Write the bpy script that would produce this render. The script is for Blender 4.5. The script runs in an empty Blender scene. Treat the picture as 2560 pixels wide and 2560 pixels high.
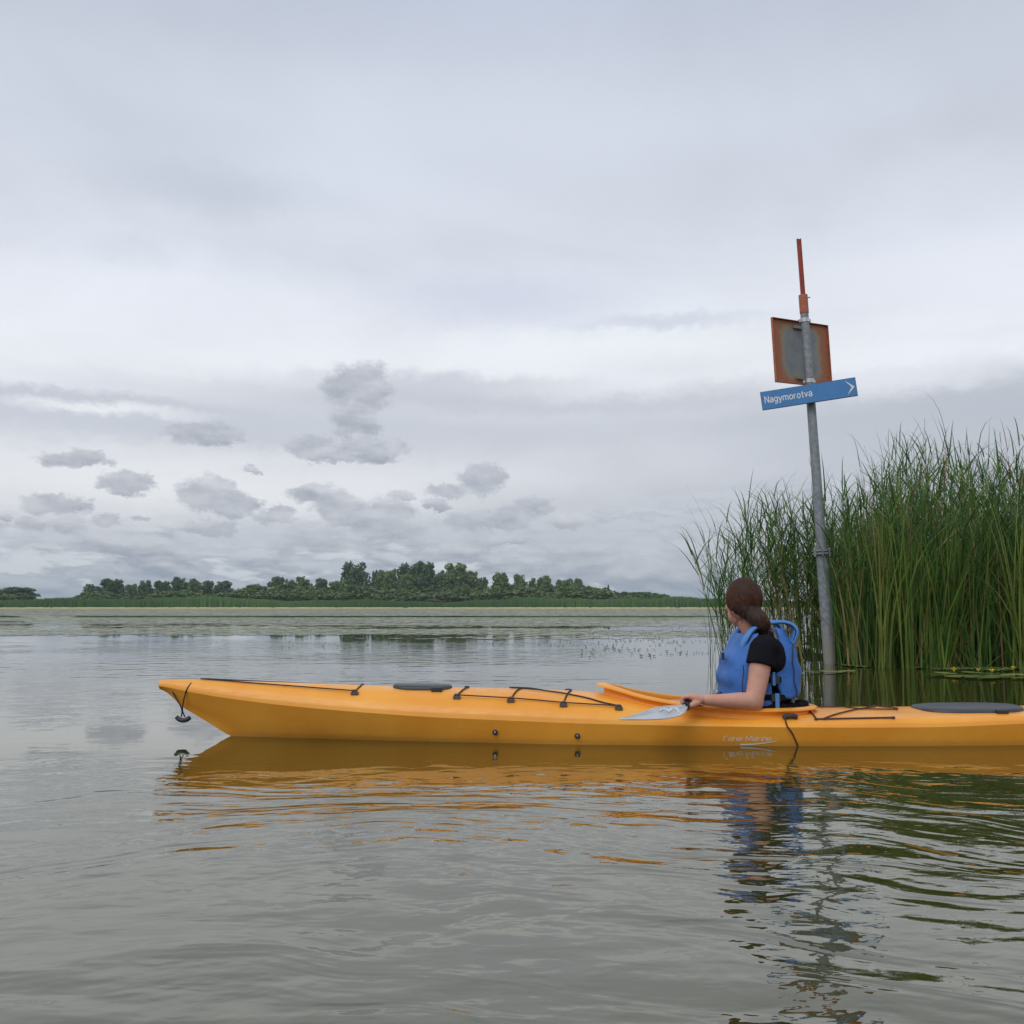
import bpy, bmesh, math, random
import numpy as np
from mathutils import Vector, Matrix
random.seed(7); np.random.seed(7)
RNG = np.random.default_rng(11)
SC = bpy.context.scene
COL = SC.collection
R = math.radians

# ------------------------------------------------------------------ camera
H = 0.62; F = 2350.0; TH = R(5.71)
cam_d = bpy.data.cameras.new('camera'); cam = bpy.data.objects.new('camera', cam_d); COL.objects.link(cam)
cam_d.sensor_width = 36; cam_d.lens = 36 * F / 2560
cam_d.clip_start = 0.05; cam_d.clip_end = 20000
cam.location = (0, 0, H); cam.rotation_euler = (R(90) + TH, 0, 0)
SC.camera = cam

def P(px, py, Y):
    """point at world depth y=Y seen at photo pixel (px, py)"""
    dx = (px - 1280) / F; dz = (1280 - py) / F
    d = Vector((dx, math.cos(TH) - dz * math.sin(TH), math.sin(TH) + dz * math.cos(TH)))
    return Vector((0, 0, H)) + d * (Y / d.y)
def proj(p):
    q = Vector(p) - Vector((0, 0, H))
    dep = q.y * math.cos(TH) + q.z * math.sin(TH); up = -q.y * math.sin(TH) + q.z * math.cos(TH)
    return 1280 + F * q.x / dep, 1280 - F * up / dep
def azel(px, py):
    p = P(px, py, 1.0) - Vector((0, 0, H))
    return math.atan2(p.x, p.y), math.atan2(p.z, math.hypot(p.x, p.y))

# ------------------------------------------------------------------ render settings
SC.view_settings.view_transform = 'Standard'; SC.view_settings.look = 'None'
SC.view_settings.exposure = 0.0; SC.view_settings.gamma = 1.0
SC.view_settings.use_curve_mapping = False
SC.render.engine = 'CYCLES'
SC.cycles.use_denoising = True
SC.cycles.max_bounces = 6; SC.cycles.diffuse_bounces = 3; SC.cycles.glossy_bounces = 3
SC.cycles.transparent_max_bounces = 6; SC.cycles.caustics_reflective = False; SC.cycles.caustics_refractive = False

# ------------------------------------------------------------------ node helpers
class NT:
    def __init__(s, nt): s.nt = nt; s.N = nt.nodes; s.L = nt.links
    def new(s, t, **kw):
        n = s.N.new(t)
        for k, v in kw.items(): setattr(n, k, v)
        return n
    def put(s, sock, v):
        if v is None: return
        if isinstance(v, bpy.types.NodeSocket): s.L.new(v, sock)
        else:
            if isinstance(v, (tuple, list)) and len(v) == 3 and sock.type == 'RGBA': v = (*v, 1)
            sock.default_value = v
    def m(s, op, a, b=None, c=None, clamp=False):
        n = s.new('ShaderNodeMath', operation=op, use_clamp=clamp)
        s.put(n.inputs[0], a); s.put(n.inputs[1], b)
        if c is not None: s.put(n.inputs[2], c)
        return n.outputs[0]
    def v(s, op, a, b=None, scale=None):
        n = s.new('ShaderNodeVectorMath', operation=op)
        s.put(n.inputs[0], a)
        if b is not None: s.put(n.inputs[1], b)
        if scale is not None: s.put(n.inputs['Scale'], scale)
        return n.outputs['Value'] if op in ('LENGTH', 'DOT_PRODUCT', 'DISTANCE') else n.outputs[0]
    def mapr(s, x, a, b, c=0.0, d=1.0, smooth=True):
        n = s.new('ShaderNodeMapRange', interpolation_type='SMOOTHSTEP' if smooth else 'LINEAR')
        for i, q in enumerate((x, a, b, c, d)): s.put(n.inputs[i], q)
        return n.outputs[0]
    def mix(s, f, a, b, blend='MIX'):
        n = s.new('ShaderNodeMix', data_type='RGBA', blend_type=blend)
        s.put(n.inputs[0], f); s.put(n.inputs[6], a); s.put(n.inputs[7], b)
        return n.outputs[2]
    def mixf(s, f, a, b):
        n = s.new('ShaderNodeMix', data_type='FLOAT')
        s.put(n.inputs[0], f); s.put(n.inputs[2], a); s.put(n.inputs[3], b)
        return n.outputs[0]
    def noise(s, vec, scale, detail=4, rough=0.55, dist=0.0, color=False):
        n = s.new('ShaderNodeTexNoise'); s.put(n.inputs['Vector'], vec)
        n.inputs['Scale'].default_value = scale; n.inputs['Detail'].default_value = detail
        n.inputs['Roughness'].default_value = rough; n.inputs['Distortion'].default_value = dist
        return n.outputs['Color'] if color else n.outputs[0]
    def xyz(s, x, y, z):
        n = s.new('ShaderNodeCombineXYZ')
        for i, q in enumerate((x, y, z)): s.put(n.inputs[i], q)
        return n.outputs[0]
    def sep(s, v):
        n = s.new('ShaderNodeSeparateXYZ'); s.put(n.inputs[0], v); return n.outputs
    def ramp(s, f, stops):
        n = s.new('ShaderNodeValToRGB'); s.put(n.inputs[0], f)
        cr = n.color_ramp
        while len(cr.elements) > 1: cr.elements.remove(cr.elements[-1])
        cr.elements[0].position = stops[0][0]; cr.elements[0].color = (*stops[0][1], 1)
        for p_, c in stops[1:]:
            e = cr.elements.new(p_); e.color = (*c, 1)
        return n.outputs[0]

# ------------------------------------------------------------------ world: overcast sky
SUN_EL, SUN_AZ = R(48), R(-150)          # azimuth from +Y towards +X
world = bpy.data.worlds.new('World'); SC.world = world; world.use_nodes = True
W = NT(world.node_tree); W.N.clear()
tc = W.new('ShaderNodeTexCoord'); D = W.v('NORMALIZE', tc.outputs['Generated'])
sx, sy, sz = W.sep(D)
az = W.m('ARCTAN2', sx, sy); el = W.m('ARCSINE', sz)
deg = W.m('MULTIPLY', el, 57.2958)
t = W.m('DIVIDE', deg, 90.0, clamp=True)
base = W.ramp(t, [(0.0, (.32,.385,.455)), (.012, (.37,.425,.49)), (.035, (.46,.50,.56)), (.058, (.60,.63,.68)), (.085, (.685,.705,.755)),
                  (.120, (.60,.63,.69)), (.15, (.765,.795,.845)), (.19, (.745,.78,.85)), (.24, (.665,.705,.79)), (.31, (.61,.655,.745)),
                  (.38, (.51,.56,.665)), (.6, (.55,.59,.67)), (1.0, (.56,.60,.67))])
# fbm fields: one laid on a flat cloud deck (so it narrows towards the horizon), one for edges
den = W.m('ADD', W.m('MAXIMUM', sz, 0.0), 0.10)
plane = W.xyz(W.m('DIVIDE', sx, den), W.m('DIVIDE', sy, den), 0.0)
deck = W.noise(plane, 1.15, 5, 0.52, 0.4)
low = W.noise(W.xyz(az, W.m('MULTIPLY', el, 3.4), 3.3), 15.0, 6, 0.56, 0.2)
edgeC = W.noise(W.xyz(az, W.m('MULTIPLY', el, 1.35), 0.7), 30.0, 7, 0.70, 0.0, color=True)
e1, e2, e3 = W.sep(edgeC)
# broad soft shading of the deck
k = W.mapr(deck, 0.30, 0.70, 0.87, 1.10, smooth=False)
c0 = W.v('SCALE', base, scale=k)
# low layered stratocumulus towards the horizon
lowmask = W.mapr(W.m('SUBTRACT', deg, W.m('MULTIPLY', W.m('MAXIMUM', W.m('ADD', az, .1), 0.0), 6.0)), 5.8, 3.7)
low2 = W.noise(W.xyz(az, W.m('ADD', W.m('MULTIPLY', el, 3.4), .034), 3.3), 15.0, 6, 0.56, 0.2)
emb = W.m('ADD', W.m('MULTIPLY', W.m('SUBTRACT', low, low2), 4.0), 0.42, clamp=True)
lw = W.mapr(low, 0.45, 0.53)
lowcol = W.mix(W.mapr(deg, 0.3, 4.5), W.mix(emb, (.25,.305,.385), (.40,.455,.52)), W.mix(emb, (.33,.36,.425), (.58,.60,.65)))
c1 = W.mix(W.m('MULTIPLY', lowmask, W.m('MULTIPLY', lw, 0.9)), c0, lowcol)
hl = W.mapr(low, 0.47, 0.38)
c1 = W.mix(W.m('MULTIPLY', W.m('MULTIPLY', lowmask, hl), 0.8), c1, (.60,.635,.685))
azel_v = W.xyz(az, el, 0.0)
wv = W.xyz(W.m('MULTIPLY', W.m('SUBTRACT', e1, 0.5), 0.050), W.m('MULTIPLY', W.m('SUBTRACT', e2, 0.5), 0.034), 0.0)
warp = W.v('ADD', azel_v, wv)
def blob(col, px, py, hw, hh, soft, color, strength=1.0, light=None, nz=0.0, coord=None):
    a, e = azel(px, py); ca = math.cos(a)
    q = W.v('SUBTRACT', coord or warp, (a, e, 0.0))
    q = W.v('MULTIPLY', q, (F / hw / ca ** 2, F / hh, 0.0))
    ln = W.v('LENGTH', q)
    if nz: ln = W.m('ADD', ln, W.m('MULTIPLY', W.m('SUBTRACT', e3, 0.5), nz))
    mk = W.mapr(ln, 1 + soft, max(0.0, 1 - soft), 0.0, strength)
    if light is not None:
        qy = W.sep(q)[1]
        f = W.m('ADD', W.m('MULTIPLY', qy, 0.42), W.m('ADD', W.m('MULTIPLY', W.m('SUBTRACT', e1, 0.5), 1.6), 0.42), clamp=True)
        f = W.m('ADD', W.m('MULTIPLY', f, .65), W.m('MULTIPLY', emb, .35)); color = W.mix(f, color, light)
    return W.mix(mk, col, color)
GREY = (.47,.50,.565); DK = (.325,.35,.41); LT = (.62,.645,.695)
c = c1
# broad stratus bands
for b in [(150,1000,420,24,.6,(.50,.52,.585),.8), (500,1058,1000,46,.6,(.53,.56,.63),.75), (1400,1000,760,34,.7,(.50,.525,.59),.8),
          (2500,1060,760,120,.5,(.44,.47,.53),.85), (1500,1120,900,110,.8,(.55,.575,.635),.4),(1950,1290,700,110,.8,(.44,.47,.53),.6),
          (250,1022,210,14,.9,(.84,.86,.89),.8),(420,1205,720,64,.9,(.77,.785,.81),.85), (1500,960,260,34,.9,(.80,.82,.87),.7),(2200,955,260,26,.9,(.80,.82,.87),.6),
          (530,470,270,46,.9,(.50,.545,.63),.55), (1250,745,260,60,.9,(.56,.60,.72),.6), (1680,803,200,18,.9,(.55,.59,.67),.7),
          (1640,905,170,26,.9,(.58,.61,.68),.6), (330,620,110,30,.9,(.58,.61,.68),.4), (900,920,900,30,.9,(.80,.82,.87),.5),
          (1080,955,330,22,.9,(.52,.55,.62),.7),(2300,690,500,70,.9,(.76,.79,.865),.6),(1500,880,600,40,.9,(.84,.86,.90),.6),(1250,300,900,90,.9,(.66,.70,.79),.5),(300,330,300,60,.9,(.53,.59,.68),.4),(2000,160,500,60,.9,(.53,.58,.67),.35),(800,1180,260,30,.9,(.70,.725,.77),.5),(300,760,700,60,.9,(.77,.79,.86),.5)]:
    c = blob(c, *b)
# individual small cumulus
for b in [(190,1146,95,22),(313,1207,80,26),(140,1262,90,21),(501,1085,98,28),(895,972,84,62),(888,1050,62,50),(778,1120,76,32),
          (935,1124,84,34),(855,1130,60,24),(520,1236,74,42),(590,1264,58,34),(700,1281,42,16),(775,1236,60,24),(840,1262,70,36),(1010,1240,34,14),(1090,1262,40,16),(1340,1262,52,22),(1420,1302,60,22),(690,1300,60,18),(520,1318,70,18),(1000,1335,80,18),(1240,1345,90,20),(930,1290,112,46),
          (1208,1200,50,38),(1124,1226,56,20),(13,1298,30,10),(94,1306,50,15),(178,1310,50,22),(270,1298,45,18),(360,1296,34,8),
          (640,1174,26,10),(1168,1304,58,26),(1275,1290,60,30)]:
    c = blob(c, b[0], b[1], b[2] * 1.0, b[3] * 1.0, .22, DK, .92, LT, 1.1)
for b in [(2400,1140,120,44),(1420,1345,150,40),(1690,1400,220,50),(1100,1330,150,34),(700,1345,200,26),(300,1350,260,24)]:
    c = blob(c, *b, .6, (.40,.43,.49), .55, (.55,.58,.63), 0.9)
sky = W.new('ShaderNodeTexSky', sky_type='NISHITA'); sky.sun_disc = False
sky.sun_elevation = SUN_EL; sky.sun_rotation = SUN_AZ; sky.dust_density = 2.0
tot = W.mix(0.95, sky.outputs[0], W.v('SCALE', c, scale=10.9))
bg = W.new('ShaderNodeBackground'); W.L.new(tot, bg.inputs[0]); bg.inputs[1].default_value = 0.1
wo = W.new('ShaderNodeOutputWorld'); W.L.new(bg.outputs[0], wo.inputs[0])
world.cycles.sampling_method = 'MANUAL'; world.cycles.sample_map_resolution = 256

sun_d = bpy.data.lights.new('sun', 'SUN'); sun = bpy.data.objects.new('sun', sun_d); COL.objects.link(sun)
sun_d.energy = 1.15; sun_d.angle = R(42); sun_d.color = (1.0, .97, .92)
sd = Vector((math.sin(SUN_AZ) * math.cos(SUN_EL), math.cos(SUN_AZ) * math.cos(SUN_EL), math.sin(SUN_EL)))
sun.rotation_euler = sd.to_track_quat('Z', 'Y').to_euler(); sun.location = sd * 40

# ------------------------------------------------------------------ materials
MATS = {}
def mat(name, base, rough=0.6, var=0.0, vscale=8.0, bump=0.0, bscale=40.0, metal=0.0, spec=0.5, fn=None, sub=0.0, coat=0.0, sheen=0.0):
    m_ = bpy.data.materials.new(name); m_.use_nodes = True
    T = NT(m_.node_tree); bs = T.N['Principled BSDF']
    bs.inputs['Base Color'].default_value = (*base, 1); bs.inputs['Roughness'].default_value = rough
    bs.inputs['Metallic'].default_value = metal; bs.inputs['Specular IOR Level'].default_value = spec
    bs.inputs['Coat Weight'].default_value = coat; bs.inputs['Sheen Weight'].default_value = sheen
    if sub: bs.inputs['Subsurface Weight'].default_value = sub; bs.inputs['Subsurface Radius'].default_value = (.01,.004,.002); bs.inputs['Subsurface Scale'].default_value = 0.6
    tcn = T.new('ShaderNodeTexCoord'); co = tcn.outputs['Object']
    if var:
        n = T.noise(co, vscale, 5, 0.6)
        f = T.mapr(n, 0.3, 0.7, 1 - var, 1 + var, smooth=False)
        T.L.new(T.v('SCALE', tuple(base), scale=f), bs.inputs['Base Color'])
    if bump:
        n = T.noise(co, bscale, 4, 0.6)
        b = T.new('ShaderNodeBump'); b.inputs['Strength'].default_value = 1.0; b.inputs['Distance'].default_value = bump
        T.L.new(n, b.inputs['Height']); T.L.new(b.outputs[0], bs.inputs['Normal'])
    if fn: fn(T, bs, co)
    MATS[name] = m_
    return m_

def kayak_fn(T, bs, co):
    n = T.noise(co, 3.0, 5, 0.6); n2 = T.noise(T.v('MULTIPLY', co, (1, 1, 6)), 14.0, 4, 0.65)
    a = T.mix(T.mapr(n, 0.3, 0.75), (.86, .335, .030), (.95, .425, .052))
    a = T.mix(T.m('MULTIPLY', T.mapr(n2, 0.58, 0.80), 0.16), a, (.82, .52, .20))     # rubbed pale patches
    n3 = T.noise(co, 160.0, 3, 0.7)
    a = T.mix(T.m('MULTIPLY', T.mapr(n3, 0.66, 0.74), 0.35), a, (.35, .20, .06))     # specks of dirt
    z = T.sep(co)[2]                                                               # scum stain just over the waterline
    zz = T.m('ADD', z, T.m('MULTIPLY', T.m('SUBTRACT', n2, 0.5), 0.02))
    a = T.mix(T.mapr(zz, 0.034, 0.008, 0.0, 0.38), a, (.40, .21, .05))
    sc = T.noise(T.v('MULTIPLY', co, (4, 30, 110)), 1.6, 4, 0.7, 0.6); sc2 = T.noise(co, 1.7, 2)
    a = T.mix(T.m('MULTIPLY', T.mapr(sc, 0.63, 0.70), T.mapr(sc2, .45, .65, 0, .40)), a, (.93, .62, .26))      # long pale scratches
    a = T.mix(T.m('MULTIPLY', T.mapr(sc, 0.36, 0.30), T.mapr(sc2, .55, .40, 0, .30)), a, (.42, .19, .04))      # dark rubs
    T.L.new(a, bs.inputs['Base Color'])
    T.L.new(T.mapr(n2, 0.3, 0.7, 0.26, 0.48), bs.inputs['Roughness'])
    b = T.new('ShaderNodeBump'); b.inputs['Distance'].default_value = 0.0012
    T.L.new(T.noise(co, 9.0, 3, 0.5), b.inputs['Height']); T.L.new(b.outputs[0], bs.inputs['Normal'])
mat('kayak_plastic', (.8, .4, .07), 0.4, fn=kayak_fn)
mat('black_rubber', (.028, .03, .034), 0.48, 0.2, 20, 0.0006, 90)
mat('hatch_rubber', (.045, .049, .058), 0.42, 0.25, 9, 0.0008, 60)
mat('black_cord', (.02, .015, .014), 0.7, bump=0.0008, bscale=700)
mat('brown_cord', (.075, .018, .012), 0.7, bump=0.0008, bscale=700)
mat('fitting_grey', (.10, .09, .085), 0.4)
mat('steel', (.5, .5, .5), 0.3, metal=1.0)
mat('white_print', (.82, .80, .74), 0.5)
mat('skin', (.60, .31, .225), 0.55, 0.07, 30, 0.0004, 220, sub=0.12)
def hair_fn(T, bs, co):
    n = T.noise(T.v('MULTIPLY', co, (1, 1, .18)), 160.0, 3, 0.6)
    n2 = T.noise(co, 14.0, 2)
    a = T.mix(T.mapr(n, 0.35, 0.7), (.018, .010, .008), (.070, .038, .028))
    T.L.new(T.mix(T.mapr(n2, .35, .75), a, (.036, .019, .014)), bs.inputs['Base Color'])
    b = T.new('ShaderNodeBump'); b.inputs['Distance'].default_value = 0.002
    T.L.new(n, b.inputs['Height']); T.L.new(b.outputs[0], bs.inputs['Normal'])
mat('hair', (.05, .03, .02), 0.6, spec=.25, fn=hair_fn)
mat('hair_light', (.078, .031, .017), 0.6, 0.4, 60, spec=.15)
mat('black_cotton', (.009, .009, .013), 0.9, 0.15, 20, 0.010, 11, spec=.12)
mat('vest_blue', (.036, .150, .48), 0.62, 0.16, 11, 0.009, 13)
mat('vest_blue_strap', (.075, .24, .60), 0.6, 0.1, 20, 0.001, 90)
mat('vest_piping', (.010, .012, .03), 0.6)
mat('vest_lining', (.30, .30, .31), 0.8, 0.2, 40, 0.001, 300)
mat('eye_white', (.7, .7, .68), 0.2)
mat('paddle_grey', (.42, .435, .46), 0.28, 0.14, 14, 0.0006, 30, coat=0.3)
mat('shaft_black', (.02, .02, .022), 0.35, 0.2, 30)
def galv_fn(T, bs, co):
    n = T.noise(co, 26.0, 5, 0.6); n2 = T.noise(T.v('MULTIPLY', co, (1, 1, .25)), 6.0, 4, 0.6)
    a = T.mix(T.mapr(n, .35, .7), (.20, .225, .25), (.31, .335, .36))
    z = T.sep(co)[2]
    a = T.mix(T.m('MULTIPLY', T.mapr(n2, .5, .75), .4), a, (.22, .20, .17))
    zz = T.m('ADD', z, T.m('MULTIPLY', T.m('SUBTRACT', n2, .5), .5))
    a = T.mix(T.mapr(zz, 0.42, 0.12, 0, .75), a, (.27, .245, .20))                 # dried silt above the water
    T.L.new(a, bs.inputs['Base Color'])
mat('galvanised_steel', (.3, .32, .34), 0.55, metal=0.15, fn=galv_fn)
mat('orange_paint', (.44, .13, .065), 0.6, 0.25, 18, 0.001, 60)
mat('red_paint', (.33, .045, .025), 0.6, 0.25, 18, 0.001, 60)
def rust_fn(T, bs, co):
    x, y, z = T.sep(co); n = T.noise(co, 7.0, 5, 0.65); n2 = T.noise(co, 60, 4, .6)
    d = T.m('MAXIMUM', T.m('ABSOLUTE', T.m('DIVIDE', x, 0.315)), T.m('ABSOLUTE', T.m('DIVIDE', z, 0.345)))
    x2 = T.m('POWER', T.m('ABSOLUTE', T.m('DIVIDE', x, 0.365)), 5.0); z2 = T.m('POWER', T.m('ABSOLUTE', T.m('DIVIDE', z, 0.385)), 5.0)
    d = T.m('POWER', T.m('ADD', x2, z2), 0.2)
    d = T.m('ADD', d, T.m('MULTIPLY', T.m('SUBTRACT', n, .5), .35))
    rust = T.mix(T.mapr(n2, .35, .7), (.30, .11, .06), (.44, .17, .085))
    g = T.mix(T.mapr(n, .3, .7), (.20, .225, .245), (.27, .285, .285))
    g = T.mix(T.mapr(d, .58, .82), g, (.32, .28, .19))
    T.L.new(T.mix(T.mapr(d, .70, .92), g, rust), bs.inputs['Base Color'])
mat('rusty_sheet', (.3, .2, .15), 0.7, fn=rust_fn)
mat('sign_blue', (.060, .225, .52), 0.42, 0.07, 6)
mat('sign_white', (.78, .80, .82), 0.5)
mat('sign_edge', (.10, .12, .15), 0.6)

def leaf_mat(name, stops, rough=0.5, trans=0.35, spec=0.35, zdead=False):
    """blade colour comes from a per-blade random attribute"""
    m_ = bpy.data.materials.new(name); m_.use_nodes = True
    T = NT(m_.node_tree); bs = T.N['Principled BSDF']; out = T.N['Material Output']
    at = T.new('ShaderNodeAttribute', attribute_name='tint')
    f = at.outputs['Fac']
    co = T.ramp(f, stops)
    n = T.noise(T.new('ShaderNodeNewGeometry').outputs['Position'], 2.3, 3)
    co = T.v('SCALE', co, scale=T.mapr(n, .3, .7, .75, 1.25, smooth=False))
    T.L.new(co, bs.inputs['Base Color']); bs.inputs['Roughness'].default_value = rough
    bs.inputs['Specular IOR Level'].default_value = spec
    tr = T.new('ShaderNodeBsdfTranslucent'); T.L.new(co, tr.inputs[0])
    mx = T.new('ShaderNodeMixShader'); mx.inputs[0].default_value = trans
    T.L.new(bs.outputs[0], mx.inputs[1]); T.L.new(tr.outputs[0], mx.inputs[2]); T.L.new(mx.outputs[0], out.inputs[0])
    MATS[name] = m_
    return m_
leaf_mat('reed_leaf', [(0.0, (.026,.078,.018)), (.35, (.058,.150,.024)), (.62, (.115,.215,.034)), (.82, (.210,.285,.062)), (.90, (.26,.21,.07)), (.95, (.36,.24,.11)), (1.0, (.17,.09,.045))], 0.42, 0.30, 0.4)
leaf_mat('far_reed', [(0, (.058,.140,.042)), (.6, (.095,.195,.056)), (1, (.140,.235,.072))], 0.7, 0.2)
leaf_mat('tree_dark', [(0, (.068,.130,.070)), (.5, (.098,.182,.084)), (1, (.140,.235,.100))], 0.7, 0.2)
leaf_mat('tree_mid', [(0, (.090,.160,.062)), (.5, (.138,.225,.080)), (1, (.185,.280,.100))], 0.7, 0.2)
leaf_mat('tree_light', [(0, (.120,.180,.075)), (.5, (.175,.245,.098)), (1, (.230,.300,.125))], 0.7, 0.2)
leaf_mat('bush_yellow', [(0, (.100,.175,.048)), (.5, (.145,.230,.062)), (1, (.190,.275,.078))], 0.7, 0.2)
leaf_mat('pad_green', [(0, (.16,.19,.11)), (.5, (.20,.225,.135)), (1, (.25,.25,.15))], 0.35, 0.0, 0.6)
leaf_mat('pad_near', [(0, (.075,.13,.035)), (.5, (.12,.18,.05)), (1, (.22,.24,.07))], 0.35, 0.0, 0.6)
mat('bark', (.09, .075, .06), 0.9, 0.3, 4)
mat('petal_yellow', (.75, .60, .04), 0.5)
mat('yellow_fringe', (.55, .50, .06), 0.6, 0.25, .6)
mat('soil', (.07, .065, .035), 0.95, 0.3, .5)
mat('hill_green', (.05, .075, .05), 0.95, 0.2, .01)
leaf_mat('dark_pad', [(0, (.035,.045,.028)), (.6, (.06,.07,.045)), (1, (.12,.13,.09))], 0.4, 0.0, 0.5)
mat('reed_mud', (.045, .038, .022), 0.9, 0.3, 3, .01, 20)

def mat_fn(T, bs, co):
    n = T.noise(T.v('MULTIPLY', co, (.05, .25, 1)), 1.0, 5, .6); n2 = T.noise(T.v('MULTIPLY', co, (.5, 1.2, 1)), 2.0, 4, .7)
    a = T.mix(T.mapr(n, .35, .65), (.31, .325, .22), (.40, .41, .29))
    T.L.new(T.mix(T.mapr(n2, .5, .7, 0, .5), a, (.22, .24, .15)), bs.inputs['Base Color'])
mat('leaf_mat', (.27, .28, .21), 0.5, fn=mat_fn)

# water ------------------------------------------------------------------
def water_mat():
    m_ = bpy.data.materials.new('lake_water'); m_.use_nodes = True
    T = NT(m_.node_tree); bs = T.N['Principled BSDF']
    bs.inputs['IOR'].default_value = 2.25; bs.inputs['Roughness'].default_value = 0.02; bs.inputs['Specular Tint'].default_value = (1.0, .97, .83, 1)
    g = T.new('ShaderNodeNewGeometry').outputs['Position']
    x, y, z = T.sep(g)
    n = T.noise(g, 0.35, 3)
    T.L.new(T.mix(n, (.034, .036, .008), (.048, .049, .013)), bs.inputs['Base Color'])
    # rings spreading from the boat the picture is taken from
    dx = T.m('ADD', x, 0.25); dy = T.m('ADD', y, 0.6)
    wob = T.noise(g, 0.9, 2, .5, color=True)
    wv = T.v('SCALE', T.v('SUBTRACT', wob, (.5, .5, .5)), scale=0.9)
    rr = T.v('LENGTH', T.v('ADD', T.xyz(dx, T.m('MULTIPLY', dy, 1.0), 0), wv))
    ring = T.m('SINE', T.m('MULTIPLY', rr, 2 * math.pi / 0.29))
    ring2 = T.m('SINE', T.m('MULTIPLY', T.m('ADD', rr, T.m('MULTIPLY', x, .25)), 2 * math.pi / 0.15))
    ringamp = T.m('MULTIPLY', T.mapr(y, 4.3, 1.8, 0.25, 1.0), T.mapr(T.noise(g, .8, 2), .35, .65, .3, 1.0))
    nA = T.noise(T.v('MULTIPLY', g, (1.0, 1.5, 1)), 2.8, 2, .45)        # 0.4 m swell
    nB = T.noise(T.v('MULTIPLY', g, (1.0, 1.5, 1)), 7.5, 2, .5, .3)     # ripples
    nC = T.noise(T.v('MULTIPLY', g, (1.0, 1.3, 1)), 24.0, 2, .5)        # fine
    ang = T.m('ARCTAN2', dx, dy)
    nD = T.noise(T.xyz(T.m('MULTIPLY', rr, 9.0), T.m('MULTIPLY', ang, 7.0), 0), 1.0, 2, .5, .4)   # wavelets drawn out along the rings
    # calm strip along the near side of the kayak, calm plant-filled water far off
    lee = T.mapr(y, 4.15, 3.55, 0.06, 1.0)
    far = T.mapr(y, 4.6, 5.2, 0.0, 1.0)
    side = T.mixf(T.m('GREATER_THAN', y, 4.5), lee, T.m('MULTIPLY', far, 0.60))
    bed = T.m('MULTIPLY', T.mapr(x, 0.8, 2.0), T.mapr(y, 4.4, 5.0))     # sheltered by the reeds
    shel = T.mixf(bed, 1.0, 0.35)
    calm = T.mapr(y, 12.0, 19.0, 1.0, 0.06)
    patch = T.mapr(T.noise(T.v('MULTIPLY', g, (.25, .6, 1)), 1.0, 3), .38, .62, .45, 1.15)
    amp = T.m('MULTIPLY', T.m('MULTIPLY', side, shel), T.m('MULTIPLY', calm, patch))
    h = T.m('ADD', T.m('MULTIPLY', T.m('SUBTRACT', nA, .5), 0.0125), T.m('MULTIPLY', T.m('SUBTRACT', nB, .5), 0.0036))
    h = T.m('ADD', h, T.m('MULTIPLY', T.m('SUBTRACT', nC, .5), 0.0006))
    h = T.m('ADD', h, T.m('MULTIPLY', T.m('SUBTRACT', nD, .5), T.mapr(y, 5.0, 3.8, 0.0, 0.0070)))
    h = T.m('ADD', h, T.m('MULTIPLY', ringamp, T.m('ADD', T.m('MULTIPLY', ring, 0.0023), T.m('MULTIPLY', ring2, 0.0005))))
    h = T.m('MULTIPLY', h, amp)
    b = T.new('ShaderNodeBump'); b.inputs['Strength'].default_value = 1.0; b.inputs['Distance'].default_value = 1.0
    T.L.new(h, b.inputs['Height']); T.L.new(b.outputs[0], bs.inputs['Normal'])
    MATS['water'] = m_
water_mat()

# ------------------------------------------------------------------ mesh helpers
class MB:
    def __init__(s): s.v = []; s.f = []; s.t = []
    def add(s, verts, faces, tint=None):
        o = len(s.v); s.v.extend([tuple(q) for q in verts]); s.f.extend([tuple(i + o for i in fc) for fc in faces])
        if tint is not None: s.t.extend([tint] * len(verts))
        return s
    def mesh(s, name, m=None, smooth=True, sharp=None):
        me = bpy.data.meshes.new(name); me.from_pydata(s.v, [], s.f); me.validate(); me.update()
        if m: me.materials.append(MATS[m])
        if smooth: me.polygons.foreach_set('use_smooth', [True] * len(me.polygons))
        if sharp: me.set_sharp_from_angle(angle=R(sharp))
        if s.t and len(s.t) == len(me.vertices):
            a = me.attributes.new('tint', 'FLOAT', 'POINT'); a.data.foreach_set('value', s.t)
        return me
    def build(s, name, m, parent=None, smooth=True, sharp=35, loc=None):
        return link(name, s.mesh(name, m, smooth, sharp), parent, loc)
def link(name, me, parent=None, loc=None):
    o = bpy.data.objects.new(name, me); COL.objects.link(o)
    if parent is not None: o.parent = parent
    if loc is not None: o.location = loc
    return o
def thing(name, label, cat, loc=(0, 0, 0), rz=0.0, group=None):
    o = bpy.data.objects.new(name, None); COL.objects.link(o); o.location = loc; o.rotation_euler = (0, 0, rz)
    o.empty_display_size = 0.2
    return tag(o, label, cat, group)
def tag(o, label, cat, group=None):
    o['label'] = label; o['category'] = cat
    if group: o['group'] = group
    return o
def kind(o, k, label=None):
    o['kind'] = k
    if label: o['label'] = label
    return o

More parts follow.
